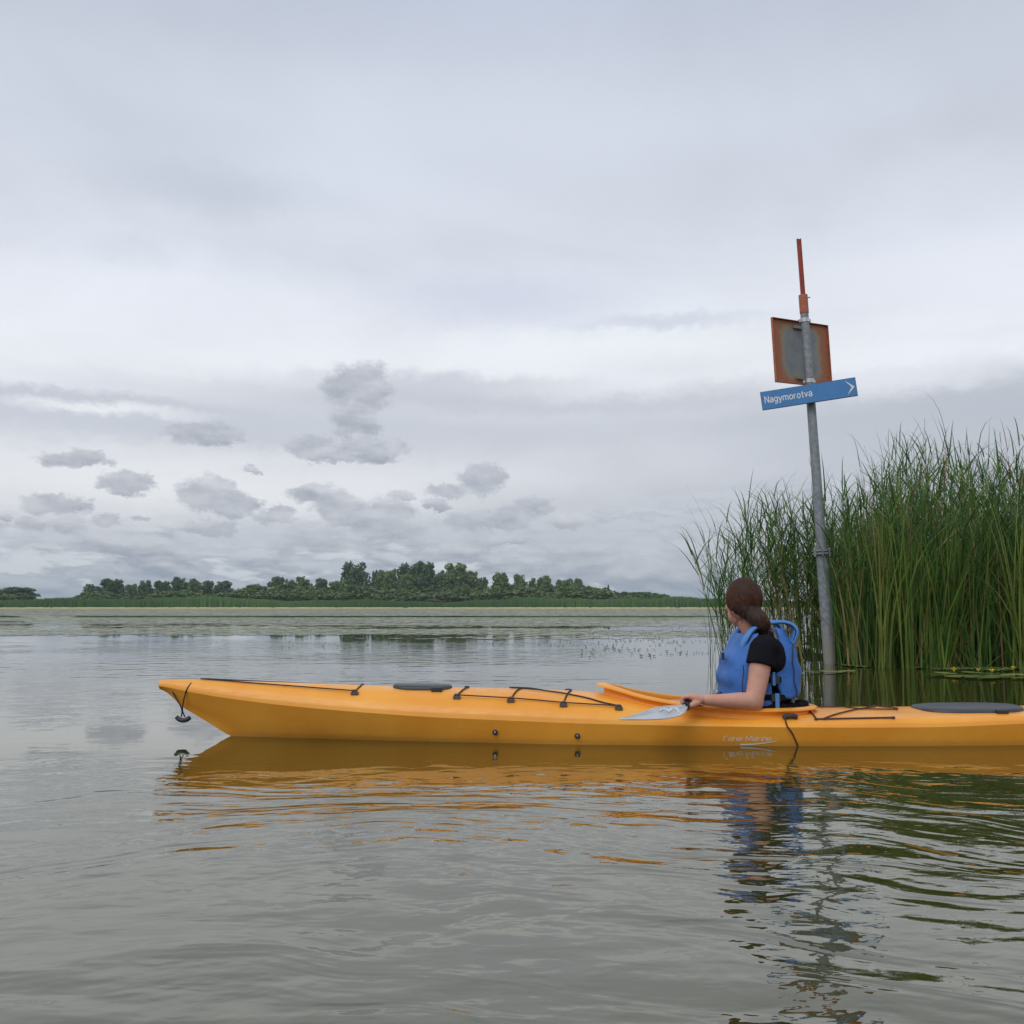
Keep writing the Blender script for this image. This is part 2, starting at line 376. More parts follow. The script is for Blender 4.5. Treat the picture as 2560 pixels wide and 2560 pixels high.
def frames(pts):
    pts = [Vector(p) for p in pts]; n = len(pts); T = []
    for i in range(n):
        a = pts[max(i - 1, 0)]; b = pts[min(i + 1, n - 1)]; d = (b - a)
        T.append(d.normalized() if d.length > 1e-9 else Vector((0, 0, 1)))
    up = Vector((0, 0, 1)) if abs(T[0].z) < .9 else Vector((1, 0, 0))
    n0 = T[0].cross(up).normalized(); out = []
    for i in range(n):
        n0 = (n0 - T[i] * n0.dot(T[i]))
        n0 = n0.normalized() if n0.length > 1e-6 else T[i].orthogonal().normalized()
        out.append((pts[i], T[i], n0, T[i].cross(n0)))
    return out
def tube(mb, pts, r, seg=8, closed_ends=True, flat=1.0):
    fr = frames(pts); n = len(fr); rs = r if hasattr(r, '__len__') else [r] * n
    V = []; Fc = []
    for i, (p, T_, a, b) in enumerate(fr):
        for k_ in range(seg):
            an = 2 * math.pi * k_ / seg
            V.append(p + (a * math.cos(an) + b * math.sin(an) * flat) * rs[i])
    for i in range(n - 1):
        for k_ in range(seg):
            k2 = (k_ + 1) % seg
            Fc.append((i * seg + k_, i * seg + k2, (i + 1) * seg + k2, (i + 1) * seg + k_))
    if closed_ends:
        Fc.append(tuple(range(seg))[::-1]); Fc.append(tuple((n - 1) * seg + k_ for k_ in range(seg)))
    mb.add(V, Fc); return mb
def spline(pts, n=8):
    """Catmull-Rom through pts"""
    pts = [Vector(p) for p in pts]; out = []
    for i in range(len(pts) - 1):
        p0 = pts[max(i - 1, 0)]; p1 = pts[i]; p2 = pts[i + 1]; p3 = pts[min(i + 2, len(pts) - 1)]
        for j in range(n):
            u = j / n
            out.append(0.5 * ((2 * p1) + (p2 - p0) * u + (2 * p0 - 5 * p1 + 4 * p2 - p3) * u * u + (-p0 + 3 * p1 - 3 * p2 + p3) * u ** 3))
    out.append(pts[-1]); return out
def grid(mb, rows, closed=False):
    """rows: list of equal-length point lists"""
    n = len(rows[0]); V = [p for r_ in rows for p in r_]; Fc = []
    for i in range(len(rows) - 1):
        for k_ in range(n if closed else n - 1):
            k2 = (k_ + 1) % n
            Fc.append((i * n + k_, i * n + k2, (i + 1) * n + k2, (i + 1) * n + k_))
    mb.add(V, Fc); return mb
def ball(mb, c, r, seg=16, rings=10, rot=None):
    c = Vector(c); r = Vector(r) if hasattr(r, '__len__') else Vector((r, r, r)); V = []; Fc = []
    for i in range(rings + 1):
        ph = math.pi * i / rings
        for k_ in range(seg):
            an = 2 * math.pi * k_ / seg
            q = Vector((math.sin(ph) * math.cos(an) * r.x, math.sin(ph) * math.sin(an) * r.y, math.cos(ph) * r.z))
            if rot is not None: q = rot @ q
            V.append(c + q)
    for i in range(rings):
        for k_ in range(seg):
            k2 = (k_ + 1) % seg
            if i == 0: Fc.append((k_, seg + k_, seg + k2))
            elif i == rings - 1: Fc.append((i * seg + k_, (i + 1) * seg, i * seg + k2))
            else: Fc.append((i * seg + k_, (i + 1) * seg + k_, (i + 1) * seg + k2, i * seg + k2))
    mb.add(V, Fc); return mb
def limb(mb, pts, rs, seg=14):
    """chain of tapered capsules, to be fused by a voxel remesh"""
    pts = [Vector(p) for p in pts]
    for i in range(len(pts)): ball(mb, pts[i], rs[i] * .995, seg, 8)
    for i in range(len(pts) - 1): tube(mb, [pts[i], pts[i + 1]], [rs[i], rs[i + 1]], seg)
    return mb
def box(mb, c, s, rot=None):
    c = Vector(c); V = []
    for i in range(8):
        q = Vector(((i & 1) - .5, ((i >> 1) & 1) - .5, ((i >> 2) & 1) - .5)); q = Vector((q.x * s[0], q.y * s[1], q.z * s[2]))
        if rot is not None: q = rot @ q
        V.append(c + q)
    mb.add(V, [(0, 2, 3, 1), (4, 5, 7, 6), (0, 1, 5, 4), (2, 6, 7, 3), (0, 4, 6, 2), (1, 3, 7, 5)]); return mb
def evaluated(o, name, m):
    """apply the object's modifiers and return a plain object in its place"""
    dg = bpy.context.evaluated_depsgraph_get(); dg.update()
    me = bpy.data.meshes.new_from_object(o.evaluated_get(dg), depsgraph=dg)
    me.name = name; me.materials.clear(); me.materials.append(MATS[m])
    me.polygons.foreach_set('use_smooth', [True] * len(me.polygons))
    par = o.parent; old = o.data
    bpy.data.objects.remove(o); bpy.data.meshes.remove(old)
    n = link(name, me, par); return n
def fuse(mb, name, m, parent, voxel=0.004, smooth=6, fac=0.5):
    me = bpy.data.meshes.new(name); me.from_pydata(mb.v, [], mb.f); me.update()
    bm = bmesh.new(); bm.from_mesh(me); bmesh.ops.recalc_face_normals(bm, faces=bm.faces); bm.to_mesh(me); bm.free()
    o = link(name, me, parent)
    md = o.modifiers.new('r', 'REMESH'); md.mode = 'VOXEL'; md.voxel_size = voxel; md.use_smooth_shade = True
    if smooth:
        ms = o.modifiers.new('s', 'SMOOTH'); ms.iterations = smooth; ms.factor = fac
    return evaluated(o, name, m)
def soft(mb, name, m, parent, thick=0.0, levels=1, bev=0.0, offset=-1, displace=None):
    me = bpy.data.meshes.new(name); me.from_pydata(mb.v, [], mb.f); me.update()
    o = link(name, me, parent)
    if thick:
        s_ = o.modifiers.new('s', 'SOLIDIFY'); s_.thickness = thick; s_.offset = offset
    if bev:
        b = o.modifiers.new('b', 'BEVEL'); b.width = bev; b.segments = 2
    if levels:
        sb = o.modifiers.new('u', 'SUBSURF'); sb.levels = levels; sb.render_levels = levels
    return evaluated(o, name, m)
def text_mesh(s, size, extrude=0.0, offset=0.0, spacing=1.0):
    cu = bpy.data.curves.new('lettering', 'FONT'); cu.body = s; cu.size = size; cu.extrude = extrude; cu.offset = offset
    cu.space_character = spacing; cu.resolution_u = 4
    o = bpy.data.objects.new('lettering', cu); COL.objects.link(o)
    dg = bpy.context.evaluated_depsgraph_get(); dg.update()
    me = bpy.data.meshes.new_from_object(o.evaluated_get(dg), depsgraph=dg)
    bpy.data.objects.remove(o); bpy.data.curves.remove(cu)
    return me

def strokes(word, gl, gap):
    out = []; x = 0
    for ch in word:
        w_c, ps = gl[ch]
        for p_ in ps: out.append([(x + a, b_) for a, b_ in p_])
        x += w_c + gap
    return out, x - gap
def ribbon(mb, pts, hw, place):
    """flat stroke of half width hw along a polyline, mitred, put in place by place(x, y)"""
    q = [Vector((a, b_)) for a, b_ in pts]; rows_ = []
    for i, p in enumerate(q):
        d0 = (p - q[i - 1]).normalized() if i else (q[1] - p).normalized(); d1 = (q[i + 1] - p).normalized() if i < len(q) - 1 else d0
        n0 = Vector((-d0.y, d0.x)); n1 = Vector((-d1.y, d1.x)); m_ = (n0 + n1)
        m_ = m_.normalized() if m_.length > .1 else n0
        k_ = hw / max(.45, m_.dot(n0)); rows_.append([place(*(p + m_ * k_)), place(*(p - m_ * k_))])
    grid(mb, rows_)

# ------------------------------------------------------------------ water, shore, terrain
def sheet(name, x0, x1, y0, y1, z, m, nx=1, ny=1):
    mb = MB()
    grid(mb, [[(x0 + (x1 - x0) * i / nx, y0 + (y1 - y0) * j / ny, z) for i in range(nx + 1)] for j in range(ny + 1)])
    return mb.build(name, m, None, smooth=False, sharp=None)
w_ = sheet('lake_water', -1980, 1980, -580, 2180, 0.0, 'water'); kind(w_, 'structure', 'grey rippled lake water')
mb = MB(); rows = []
for j, yy in enumerate([283, 286, 292, 320, 420, 600, 900, 1500, 2180]):
    rows.append([(xx, yy + 3 * math.sin(xx * .021) + 2 * math.sin(xx * .07), [-.6, .12, .35, .6, .8, 1, 1.2, 1.5, 2][j]) for xx in np.linspace(-1980, 1980, 200)])
grid(mb, rows); kind(mb.build('far_shore_ground', 'soil'), 'structure', 'low shore across the lake')
def quads_mesh(name, V, m, tint, tri=False):
    """V: (n,4,3) or (n,3,3) numpy"""
    n, k_ = V.shape[:2]
    me = bpy.data.meshes.new(name)
    me.vertices.add(n * k_); me.vertices.foreach_set('co', V.reshape(-1).astype(np.float32))
    me.loops.add(n * k_); me.loops.foreach_set('vertex_index', np.arange(n * k_, dtype=np.int32))
    me.polygons.add(n); me.polygons.foreach_set('loop_start', np.arange(0, n * k_, k_, dtype=np.int32))
    me.update(); me.validate()
    me.materials.append(MATS[m])
    a = me.attributes.new('tint', 'FLOAT', 'POINT'); a.data.foreach_set('value', np.repeat(tint, k_).astype(np.float32))
    return me

# far reed belt: many tall thin blades in a belt some 14 m deep
n = 34000
bx = RNG.uniform(-330, 330, n); by = 281 + RNG.uniform(0, 13, n) + 2.5 * np.sin(bx * .03)
hh = (2.55 + .5 * np.sin(bx * .045) + .35 * np.sin(bx * .13 + 1) + .15 * np.sin(bx * .4)) * RNG.uniform(.82, 1.08, n)
ww = RNG.uniform(.10, .22, n); ln_ = RNG.normal(0, .12, n)
V = np.zeros((n, 4, 3)); V[:, 0] = np.c_[bx - ww, by, 0 * bx - .1]; V[:, 1] = np.c_[bx + ww, by + .1, 0 * bx - .1]
V[:, 2] = np.c_[bx + ln_ + ww * .45, by, hh]; V[:, 3] = np.c_[bx + ln_ - ww * .45, by, hh * .97]
tint = np.clip(.5 + .3 * np.sin(bx * .06) + RNG.normal(0, .18, n), 0, 1)
o = link('far_reed_belt', quads_mesh('far_reed_belt', V, 'far_reed', tint)); kind(o, 'stuff', 'belt of green reeds along the far shore')
# yellow fringe of floating plants at its foot
n = 5000
bx = RNG.uniform(-300, 300, n); keep = RNG.uniform(0, 1, n) < (.35 + .65 * (np.sin(bx * .02 + 2.2) > -.5)); bx = bx[keep]; n = len(bx)
by = 266 + RNG.uniform(0, 14, n); hw = RNG.uniform(.3, .9, n); hz = RNG.uniform(.05, .24, n)
V = np.zeros((n, 4, 3)); V[:, 0] = np.c_[bx - hw, by, 0 * bx + .003]; V[:, 1] = np.c_[bx + hw, by, 0 * bx + .003]
V[:, 2] = np.c_[bx + hw * .6, by + .5, hz]; V[:, 3] = np.c_[bx - hw * .6, by + .5, hz]
o = link('yellow_water_plants', quads_mesh('yellow_water_plants', V, 'yellow_fringe', RNG.uniform(0, 1, n))); kind(o, 'stuff', 'yellow floating plants along the foot of the far reeds')

# mat of floating leaves: strips of cells kept by a noise mask, open water where it is cleared
def vnoise(x, y, s):
    rs = np.random.RandomState(s); tb = rs.rand(256, 256)
    xi = np.floor(x).astype(int); yi = np.floor(y).astype(int); fx = x - xi; fy = y - yi
    fx = fx * fx * (3 - 2 * fx); fy = fy * fy * (3 - 2 * fy)
    g = lambda a, b: tb[a % 256, b % 256]
    return (g(xi, yi) * (1 - fx) + g(xi + 1, yi) * fx) * (1 - fy) + (g(xi, yi + 1) * (1 - fx) + g(xi + 1, yi + 1) * fx) * fy
def fbm(x, y, s, o=3):
    t_ = 0; a = .5; w = 0
    for i in range(o): t_ = t_ + a * vnoise(x * 2 ** i, y * 2 ** i, s + i); w += a; a *= .55
    return t_ / w
quads = []
Y = 15.0
while Y < 284:
    dy = max(.10, Y * .010)
    dxc = max(.22, Y * .010)
    xs = np.arange(-.95 * Y - 3, .95 * Y + 3, dxc) + RNG.uniform(0, dxc)
    nz = fbm(xs * .09 + 40, np.full_like(xs, Y * .22 + 9), 3, 4) + .18 * (RNG.random(len(xs)) - .5)
    pxs = 1280 + F * xs / Y
    thr = np.interp(Y, [15, 18, 22, 30, 42, 50, 52.5, 58, 60, 75, 284], [.70, .54, .47, .40, .33, .12, 1.2, 1.2, .0, .0, -.2])
    thr = thr + .10 * np.exp(-((pxs - 950) / 260) ** 2) * (18 < Y < 30) + .5 * (Y > 60) * (0 if Y > 66 else np.clip(1 - (pxs > 330), 0, 1) * 0)
    if 50 < Y < 60: thr = np.where((pxs > 190) | (pxs < 60), thr, .3)
    k_ = nz > thr
    x_ = xs[k_]; m_n = len(x_)
    if m_n:
        w2 = dxc * RNG.uniform(.45, .75, m_n); d2 = dy * RNG.uniform(.35, .62, m_n); zz = RNG.uniform(.004, .012, m_n)
        yy = Y + RNG.uniform(-dy * .4, dy * .4, m_n)
        q = np.zeros((m_n, 6, 3))
        for a_ in range(6):
            an = a_ * math.pi / 3 + .3
            q[:, a_] = np.c_[x_ + w2 * math.cos(an), yy + d2 * math.sin(an), zz]
        quads.append(q)
    Y += dy
V = np.concatenate(quads); print('mat cells', len(V))
me = quads_mesh('floating_leaf_mat', V, 'leaf_mat', RNG.uniform(0, 1, len(V)))
o = link('floating_leaf_mat', me); kind(o, 'stuff', 'pale mat of floating leaves spread over the far water')
# scattered single leaves and upstanding leaf edges nearer by, mostly to the right
n = 1500
Yp = RNG.uniform(0, 1, n); Yp = 11.5 + 16 * Yp ** 1.3
pxp = np.where(RNG.random(n) < .7, RNG.normal(1620, 170, n), RNG.uniform(700, 1760, n))
keep = (fbm(pxp / 70, Yp * 1.2, 21, 3) > .47) & ((Yp > 14) | (pxp > 1450)) & (pxp < 1790); Yp = Yp[keep]; pxp = pxp[keep]; n = len(Yp)
xp = (pxp - 1280) / F * Yp; r_ = RNG.uniform(.006, .019, n); tl = RNG.uniform(0, .009, n)
q = np.zeros((n, 6, 3))
for a_ in range(6):
    an = a_ * math.pi / 3
    q[:, a_] = np.c_[xp + r_ * math.cos(an), Yp + r_ * math.sin(an), .006 + tl * (1 + math.sin(an))]
o = link('scattered_floating_leaves', quads_mesh('scattered_floating_leaves', q, 'dark_pad', RNG.uniform(0, 1, n))); kind(o, 'stuff', 'small scattered leaves floating on the open water')

mb = MB(); box(mb, (0, 800, 9.5), (4000, 2800, 21))
hz = mb.build('haze', None, None, smooth=False, sharp=None); kind(hz, 'stuff', 'thin pale haze over the lake')
hm = bpy.data.materials.new('haze'); hm.use_nodes = True; hm.node_tree.nodes.clear()
hv = hm.node_tree.nodes.new('ShaderNodeVolumePrincipled'); ho = hm.node_tree.nodes.new('ShaderNodeOutputMaterial'); hm.node_tree.links.new(hv.outputs[0], ho.inputs['Volume'])
hv.inputs['Color'].default_value = (.80, .87, .97, 1); hv.inputs['Density'].default_value = 0.00025
hz.data.materials.append(hm)
# ------------------------------------------------------------------ trees
def crown_mesh(name, seed, m, lobes, nleaf, leaf, conifer=False):
    """unit crown: x,y in -.5...5, z 0..1, built of leaf clumps spread through overlapping lobes"""
    g = np.random.default_rng(seed)
    if conifer:
        z = g.uniform(0, 1, nleaf) ** 1.3; r = .5 * (1 - z) * g.uniform(.3, 1, nleaf) + .02; an = g.uniform(0, 6.283, nleaf)
        C = np.c_[r * np.cos(an), r * np.sin(an), z]; N_ = len(C); tl = np.zeros(N_)
    else:
        prof = lambda zz: math.sqrt(max(.02, 1 - ((zz - .40) / .60) ** 2)) * (1.0 if zz > .2 else .8 + zz)
        wob = [g.uniform(-.5, .5) for _ in range(6)]
        L = [(.05 * wob[i], .05 * wob[-i], zz, .27 * prof(zz) + .03) for i, zz in enumerate((.08, .26, .44, .60, .70))]
        for i in range(lobes * 3):
            zz = g.uniform(.05, .97) ; rr = .34 * prof(zz) * g.uniform(.8, 1.28); an = g.uniform(0, 6.283)
            L.append((rr * math.cos(an), rr * math.sin(an), zz, g.uniform(.045, .12)))
        L = np.array(L)
        wgt = L[:, 3] ** 1.8; wgt /= wgt.sum(); idx = g.choice(len(L), nleaf, p=wgt)
        dirs = g.normal(size=(nleaf, 3)); dirs /= np.linalg.norm(dirs, axis=1)[:, None]
        rad = L[idx, 3] * g.uniform(.6, 1.12, nleaf)
        C = L[idx, :3] + dirs * rad[:, None] * np.array([1, 1, .85]); tl = g.normal(0, .2, len(L))[idx]
        C = C[C[:, 2] > -.02]; tl = tl[:len(C)] if False else g.normal(0, .15, len(C))
    N_ = len(C)
    u = g.normal(size=(N_, 3)); u /= np.linalg.norm(u, axis=1)[:, None]
    v_ = np.cross(u, g.normal(size=(N_, 3))); v_ /= np.linalg.norm(v_, axis=1)[:, None]
    s = leaf * g.uniform(.6, 1.3, N_)[:, None]
    V = np.stack([C - u * s, C - v_ * s * .7, C + u * s, C + v_ * s * .7], axis=1)
    return quads_mesh(name, V, m, np.clip(.5 + tl + g.normal(0, .2, N_), 0, 1))
CR = {}
for key, m in (('dark', 'tree_dark'), ('mid', 'tree_mid'), ('light', 'tree_light')):
    CR[key] = [crown_mesh('crown', 50 + i + len(key) * 7, m, 11 + 4 * i, 4200, .036) for i in range(3)]
CR['bush'] = [crown_mesh('crown', 90 + i, ('bush_yellow', 'tree_light', 'tree_mid', 'bush_yellow')[i], 8, 1900, .05) for i in range(4)]
CR['conifer'] = [crown_mesh('crown', 99, 'tree_dark', 1, 900, .05, True)]
def trunk_mesh(limbs=4):
    mb = MB(); tube(mb, [(0, 0, -.05), (.01, 0, .25), (-.01, .01, .55), (0, 0, .9)], [.024, .018, .012, .004], 6)
    for i in range(limbs):
        a = i * 2.2; tube(mb, [(0, 0, .3 + .1 * i), (.1 * math.cos(a), .1 * math.sin(a), .45 + .1 * i), (.2 * math.cos(a), .2 * math.sin(a), .6 + .08 * i)], [.012, .008, .003], 5)
    return mb.mesh('trunk', 'bark')
TRUNK = trunk_mesh()
def tree(name, label, cat, px, top, wpx, kind_, i, Y=300.0, group=None, depth=None):
    x = (px - 1280) / F * Y; ztop = P(px, top, Y).z; wd = wpx / F * Y
    t_ = thing(name, label, cat, (x, Y, .4), random.uniform(0, 6.28), group)
    h_ = ztop - .4
    base_ = 0.0 if cat == 'bush' else h_ * .04
    c = link('crown', CR[kind_][i % len(CR[kind_])], t_, (0, 0, base_)); c.scale = (wd * 1.2, wd * 1.2, (h_ - base_) / .99)
    tr = link('trunk', TRUNK, t_); tr.scale = (h_, h_, h_ * .85)
    return t_
TALL = [ # px, top, width, kind, label
 (52,1468,100,'dark','broad low dark tree at the far left end of the shore'),
 (-5,1470,90,'mid','low tree cut by the left edge of the picture'),
 (228,1462,44,'dark','small dark tree just left of the broad round one'),
 (283,1447,78,'dark','broad round dark tree first of the left group'),
 (333,1458,34,'mid','slim tree beside the broad round one'),
 (366,1453,40,'dark','narrow dark tree in the left group'),
 (408,1452,56,'dark','wide dark tree in the middle of the left group'),
 (450,1445,50,'dark','tallest dark tree of the left group'),
 (489,1449,40,'mid','narrow mid green tree right of the tallest of the left group'),
 (522,1452,38,'dark','small dark tree before the last of the left group'),
 (560,1454,56,'dark','round dark tree ending the left group'),
 (640,1462,66,'light','pale low tree between the two groups'),
 (695,1442,46,'dark','dark upright tree right of the pale gap'),
 (726,1446,30,'mid','thin tree beside the dark upright one'),
 (757,1444,54,'mid','rounded green tree left of the tall middle group'),
 (806,1446,42,'dark','small dark tree with a narrow base before the tall group'),
 (845,1450,50,'mid','low green tree against the tall dark poplar'),
 (888,1409,80,'dark','tall ragged dark poplar left of the middle group'),
 (938,1426,24,'dark','thin dark treetop between two tall trees'),
 (971,1420,64,'mid','tall rounded tree left of the highest crown'),
 (1024,1412,70,'dark','left half of the highest dark crown in the wood'),
 (1062,1404,76,'dark','highest dark crown in the wood'),
 (1012,1440,70,'light','yellowish tree in front of the highest crown'),
 (1137,1410,84,'light','tall pale poplar right of the highest crown'),
 (1112,1436,60,'mid','rounded tree in front of the tall pale poplar'),
 (1182,1432,44,'light','ragged pale tree right of the tall pale poplar'),
 (1208,1445,28,'mid','slim pointed tree right of the ragged pale one'),
 (1252,1430,58,'mid','broad tree standing free right of the middle'),
 (1299,1440,44,'light','open airy tree with sky showing through'),
 (1331,1447,28,'mid','narrow tree between the airy and the square one'),
 (1359,1438,46,'mid','square topped green tree in the right group'),
 (1411,1445,50,'mid','rounded tree in the right group'),
 (1444,1448,38,'light','last tall tree of the right group'),
 (1478,1464,44,'mid','low tree stepping down right of the tall group'),
 (1560,1478,60,'mid','low tree just right of the small conifer'),
 (1602,1481,96,'mid','broad low tree near the right end of the wood'),
 (1648,1484,66,'light','pale low tree at the right end of the wood'),
]
for i, (px, top, wd, kd, lb) in enumerate(TALL):
    tree('tree', lb, 'tree', px, top, wd, kd, i, 302 + (i * 7) % 11, 'trees of the wood across the lake')
tree('conifer', 'small pointed dark conifer near the right end of the wood', 'tree', 1520, 1463, 20, 'conifer', 0, 300, 'trees of the wood across the lake')
# bushes before and between the trees
nb = 0
for row, (Yr, step, t0, t1) in enumerate([(296, 34, 1478, 1490), (299, 32, 1468, 1484), (304, 36, 1458, 1476)]):
    px = -250 + row * 15
    while px < 2800:
        px += step * random.uniform(.7, 1.3)
        if 60 < px < 200: t_ = random.uniform(1500, 1508)
        elif px <= 60: t_ = random.uniform(1478, 1496)
        elif px < 600: t_ = random.uniform(1476, 1496)
        elif px < 1500: t_ = random.uniform(t0, t1) - 2
        elif px < 1680: t_ = random.uniform(1484, 1500)
        else: t_ = random.uniform(1499, 1509) if row else random.uniform(1503, 1510)
        if row == 2 and not 600 < px < 1500: continue
        wd = random.uniform(52, 100); kd = 'bush' if 560 < px < 1700 or row == 0 else 'mid'
        tree('bush', ['yellow green bush at the edge of the far wood', 'grey green rounded bush before the far trees', 'low dark green bush along the far shore'][row],
             'bush', px, t_, wd, kd, nb, Yr + random.uniform(-2, 2), 'bushes along the far shore, row %s' % ('front', 'middle', 'rear')[row])
        nb += 1

# ------------------------------------------------------------------ reeds
PI = math.pi
def blade(mb, p, yaw, lean, length, w, droop, tint, seg=5, twist=0.0):
    """narrow tapering ribbon of two-faced V section simplified to one strip"""
    d = Vector((math.cos(yaw), math.sin(yaw), 0)); sd_ = Vector((-math.sin(yaw + twist), math.cos(yaw + twist), 0))
    pos = Vector(p); an = lean; V = []; st = length / seg
    for i in range(seg + 1):
        u = i / seg; wd = w * (1 - u) ** .7 * (1.0 if u > .12 else .75) + .0008
        V += [pos - sd_ * wd * .5, pos + sd_ * wd * .5]
        an2 = an + droop * u * u
        pos = pos + (d * math.sin(an2) + Vector((0, 0, 1)) * math.cos(an2)) * st
    mb.add(V, [(2 * i, 2 * i + 1, 2 * i + 3, 2 * i + 2) for i in range(seg)], tint)
def reed_stem(mb, x, y, h_, g, dead=False, z0=-.03, bias=0.0):
    """phragmites stem: slender culm with alternating leaves, most on the upper part"""
    yaw = g.uniform(0, 6.283); lean = abs(g.normal(0, .07)); seg = 5
    if bias: yaw = PI + g.normal(0, .5); lean = bias * g.uniform(.2, 1.3)
    pos = Vector((x, y, z0)); pts = [pos]; an = lean
    d = Vector((math.cos(yaw), math.sin(yaw), 0))
    tt = g.uniform(.88, 1.0) if dead else min(.84, g.choice([g.uniform(0, .4), g.uniform(.3, .65), g.uniform(.6, .84)], p=[.45, .38, .17]))
    for i in range(seg):
        an += g.uniform(0, .035); pos = pos + (d * math.sin(an) + Vector((0, 0, 1)) * math.cos(an)) * (h_ * .86 / seg); pts.append(pos)
    w = .009
    V = []; sdv = Vector((1, 0, 0))
    for i, p in enumerate(pts):
        r_ = w * (1 - .65 * i / seg) * .5
        V += [p + Vector((-r_, -r_ * .5, 0)), p + Vector((r_, -r_ * .5, 0)), p + Vector((0, r_, 0))]
    mb.add(V, [(3 * i + a, 3 * i + (a + 1) % 3, 3 * i + 3 + (a + 1) % 3, 3 * i + 3 + a) for i in range(seg) for a in range(3)], tt)
    nl = int(g.integers(6, 10)); side = g.uniform(0, 6.28)
    for j in range(nl):
        u = .38 + .62 * (j + g.uniform(0, .6)) / nl; u = min(u, .995)
        k_ = u * seg; i0 = min(int(k_), seg - 1); p = pts[i0].lerp(pts[i0 + 1], k_ - i0)
        yw = side + j * 2.6 + g.uniform(-.6, .6)
        top_ = u > .93
        blade(mb, p, yw, g.uniform(.12, .35) if top_ else g.uniform(.3, .85), g.uniform(.32, .66) * (1.0 if not top_ else .9), g.uniform(.012, .022),
              g.uniform(.1, 1.5) if g.random() < .6 else g.uniform(1.2, 2.4), min(1, max(0, tt + g.normal(0, .08))) if g.random() > .05 else g.uniform(.85, 1), 4, g.uniform(-1.2, 1.2))
def reed_fan(mb, x, y, h_, g, nbl=7, spread=.12, dead=0.08, wid=.019, tr=(.12, .84)):
    t0f = g.uniform(*tr)
    """bulrush tussock: long narrow blades rising from one base"""
    for j in range(nbl):
        tt = g.uniform(.86, 1.0) if g.random() < dead else min(.85, max(0, t0f + g.normal(0, .12)))
        blade(mb, (x + g.normal(0, .035), y + g.normal(0, .035), -.03), g.uniform(0, 6.283), abs(g.normal(0, spread)), h_ * g.uniform(.7, 1.05),
              g.uniform(.6, 1.2) * wid, g.uniform(0, .55) if g.random() < .8 else g.uniform(.8, 2.2), tt, 7, g.uniform(-1.3, 1.3))
def bed_height(px):
    """top of the bed along the picture's width, as a stem height at about 11 m"""
    return float(np.interp(px, [1700, 1760, 1850, 1950, 2060, 2150, 2250, 2340, 2450, 2560, 2900, 3600], [1.15, 1.5, 2.0, 2.18, 2.22, 2.4, 2.75, 2.9, 2.8, 2.8, 2.75, 2.6]))
def front(px):   # depth of the bed's waterline
    return float(np.interp(px, [1700, 1900, 2060, 2120, 2250, 2560, 3600], [10.9, 10.6, 10.35, 9.75, 9.55, 9.35, 9.0]))
g = np.random.default_rng(5); bed = MB()
n_st = 0
for i in range(2350):
    dep = g.random() ** 1.25
    px = g.uniform(1795, 3500); f_ = front(px)
    back = float(np.interp(px, [1765, 1900, 2050, 2150, 2300], [1.6, 2.4, 2.8, 4.6, 5.5]))
    if px < 2100 and g.random() < np.interp(px, [1795, 1890, 2100], [.88, .66, .22]): continue
    y = f_ + .15 + dep * back; x = (px - 1280) / F * y
    h_ = bed_height(px) * (y - 0) / 11.0 * g.choice([g.uniform(.50, .82), g.uniform(.80, .96), g.uniform(.94, 1.08)], p=[.54, .34, .12])
    reed_stem(bed, x, y, h_, g, dead=g.random() < .05, bias=float(np.interp(px, [1765, 1860, 2000], [.20, .12, 0]))); n_st += 1
for i in range(1500):
    px = g.uniform(2080, 3500); y = front(px) + g.random() ** 1.4 * 4.2; x = (px - 1280) / F * y
    cl = fbm(np.array([x * 1.8]), np.array([y * 1.8]), 77, 2)[0]
    if cl < .38: continue
    reed_fan(bed, x, y, bed_height(px) * y / 11 * g.uniform(.5, .86), g, int(g.integers(5, 9)), float(g.choice([.08, .14, .24])), .12)
# broken dead litter leaning low in the bed
for i in range(1100):
    px = g.uniform(1800, 3300); y = front(px) + g.uniform(.0, 2.4); x = (px - 1280) / F * y
    blade(bed, (x, y, g.uniform(-.02, .25)), g.uniform(0, 6.28), g.uniform(.3, 1.35), g.uniform(.4, 1.3), g.uniform(.006, .013), g.uniform(-.3, .9), g.uniform(.84, 1.0), 4)
o = bed.build('reed_bed', 'reed_leaf', None, smooth=False, sharp=None); kind(o, 'stuff', 'dense tall green reed bed at the right')
print('bed verts', len(bed.v), n_st)
# muddy root mass under the bed, just at water level
mb = MB(); rows = []
pxs_ = list(np.linspace(1880, 3700, 70))
for j in range(7):
    row = []
    for px in pxs_:
        f_ = front(px) + .25 + .12 * math.sin(px * .03) + .06 * math.sin(px * .11)
        y = f_ + j * .8; row.append(((px - 1280) / F * y, y, (-.05 if j == 0 else .015 + .03 * math.sin(px * .05 + j)) if px > 1900 else -.05))
    rows.append(row)
grid(mb, rows); kind(mb.build('reed_bed_mud', 'reed_mud'), 'structure', 'dark muddy root mat under the reeds')

